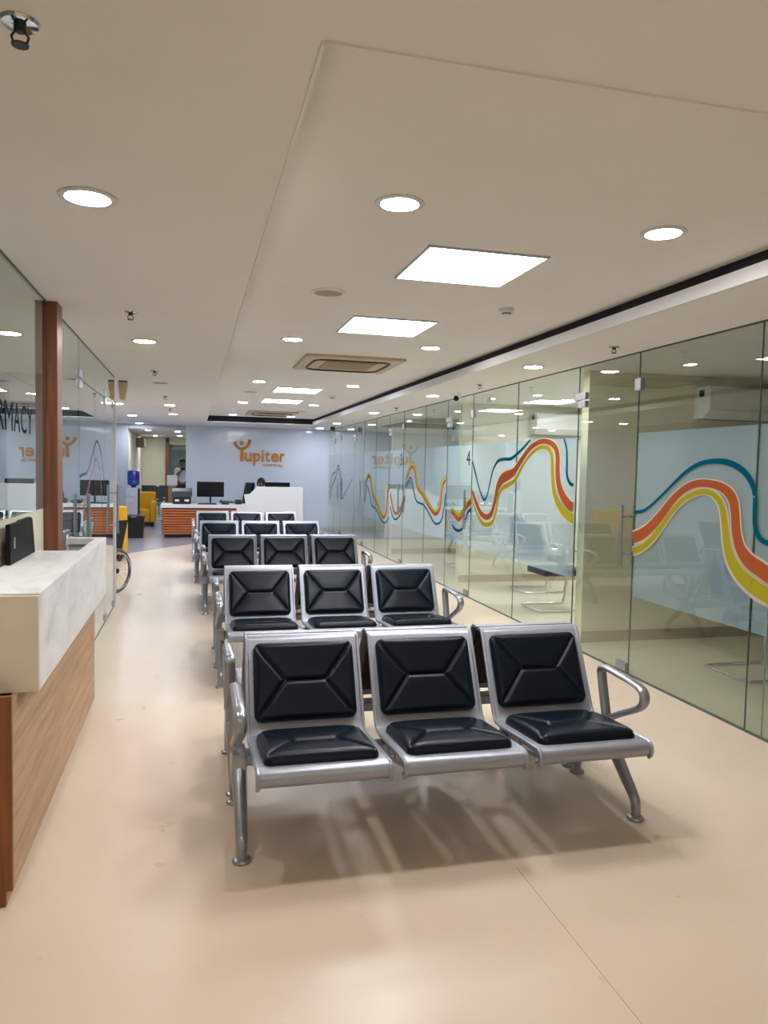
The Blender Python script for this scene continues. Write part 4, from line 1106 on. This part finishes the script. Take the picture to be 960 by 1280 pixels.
skinned('shirt', 'shirt_white', [V[i] for i in shirt_i], [(remap[a], remap[b]) for a, b in E_ if a in remap and b in remap],
        [(0.15, 0.115), (0.145, 0.11), (0.165, 0.12), (0.12, 0.10), 0.075, 0.062, 0.075, 0.062], p)
tr_i = [0, 15, 16, 17, 19, 20, 21]; remap = {a: i for i, a in enumerate(tr_i)}
skinned('trousers', 'trousers_black', [V[i] for i in tr_i], [(remap[a], remap[b]) for a, b in E_ if a in remap and b in remap],
        [(0.155, 0.12), 0.10, 0.075, 0.062, 0.10, 0.075, 0.062], p)
for s in (-1, 1): MB().box(s*0.115-0.045, s*0.115+0.045, -0.20, 0.06, 0.0, 0.075, 0.02, 3).build('shoe', 'dark_base', p, True, world=False)
head_parts(p, 0, -0.02, 1.61, (0, -1))
for hx, hz, s in ((-0.03, 1.37, -1), (0.08, 1.43, 1)):
    hd = MB(); hd.sphere((hx, -0.285, hz), 0.034, 10, 8, (0.9, 0.6, 1.2))
    hd.build('palm', 'skin', p, True, world=False)
    for k in range(4):
        z0 = hz+0.02-k*0.017; L_ = (0.050, 0.058, 0.055, 0.045)[k]
        f = MB(); f.tube([(hx-s*0.01, -0.30, z0), (hx-s*0.03, -0.322, z0+0.004), (hx-s*(0.02+L_), -0.325, z0+0.006)], [0.0085, 0.008, 0.0065], 8); f.build('finger', 'skin', p, True, world=False)
    f = MB(); f.tube([(hx, -0.285, hz+0.03), (hx-s*0.02, -0.30, hz+0.055), (hx-s*0.035, -0.31, hz+0.068)], [0.010, 0.009, 0.007], 8); f.build('thumb', 'skin', p, True, world=False)
ph = MB().box(-0.36, -0.25, 23.862, 23.871, 1.37, 1.45, 0.003).build('phone', 'screen_black'); tag(ph, 'dark phone held up by the distant standing person', 'phone')
# seated receptionist, only the head shows over the counter screen
p = empty('person', (1.50, 17.25, 0), 'seated receptionist with short black hair, only the head above the white counter', 'person')
V = [(0, 0.08, 0.52), (0, 0.08, 0.68), (0, 0.06, 0.86), (0, 0.04, 0.98), (0, 0.02, 1.05), (0, -0.01, 1.12), (0, -0.02, 1.18),
     (-0.17, 0.05, 0.94), (-0.23, 0.0, 0.72), (-0.15, -0.22, 0.745), (0.17, 0.05, 0.94), (0.23, 0.0, 0.72), (0.15, -0.22, 0.745),
     (-0.10, 0.06, 0.52), (-0.12, -0.36, 0.50), (-0.12, -0.38, 0.09), (-0.12, -0.50, 0.04), (0.10, 0.06, 0.52), (0.12, -0.36, 0.50), (0.12, -0.38, 0.09), (0.12, -0.50, 0.04)]
E_ = [(0, 1), (1, 2), (2, 3), (3, 4), (4, 5), (5, 6), (3, 7), (7, 8), (8, 9), (3, 10), (10, 11), (11, 12), (0, 13), (13, 14), (14, 15), (15, 16), (0, 17), (17, 18), (18, 19), (19, 20)]
R_ = [(0.14, 0.10), (0.13, 0.09), (0.14, 0.10), (0.10, 0.08), 0.05, 0.085, 0.08, 0.055, 0.043, 0.032, 0.055, 0.043, 0.032, 0.085, 0.065, 0.045, 0.04, 0.085, 0.065, 0.045, 0.04]
skinned('body', 'skin', V, E_, R_, p)
si = [0, 1, 2, 3, 7, 8, 10, 11]; remap = {a: i for i, a in enumerate(si)}
skinned('shirt', 'shirt_blue', [V[i] for i in si], [(remap[a], remap[b]) for a, b in E_ if a in remap and b in remap], [(0.16, 0.12), (0.15, 0.11), (0.165, 0.12), (0.12, 0.1), 0.072, 0.06, 0.072, 0.06], p)
ti = [0, 13, 14, 15, 17, 18, 19]; remap = {a: i for i, a in enumerate(ti)}
skinned('trousers', 'trousers_black', [V[i] for i in ti], [(remap[a], remap[b]) for a, b in E_ if a in remap and b in remap], [(0.16, 0.12), 0.10, 0.08, 0.06, 0.10, 0.08, 0.06], p)
head_parts(p, 0, -0.02, 1.15, (-0.3, -0.954))
r = empty('receptionist_stool', (1.50, 17.33, 0), 'black round stool under the seated receptionist', 'stool')
MB().lathe([(0, 0.34), (0.19, 0.34), (0.20, 0.37), (0.19, 0.40), (0, 0.40)], (1.50, 17.33, 0), 20).build('seat', 'leather_black', r, True)
MB().tube([(1.50, 17.33, 0.02), (1.50, 17.33, 0.34)], 0.025, 10).build('post', 'chrome', r, True)
MB().lathe([(0, 0.0), (0.20, 0.0), (0.18, 0.02), (0, 0.02)], (1.50, 17.33, 0), 20).build('foot_plate', 'plastic_black', r, True)
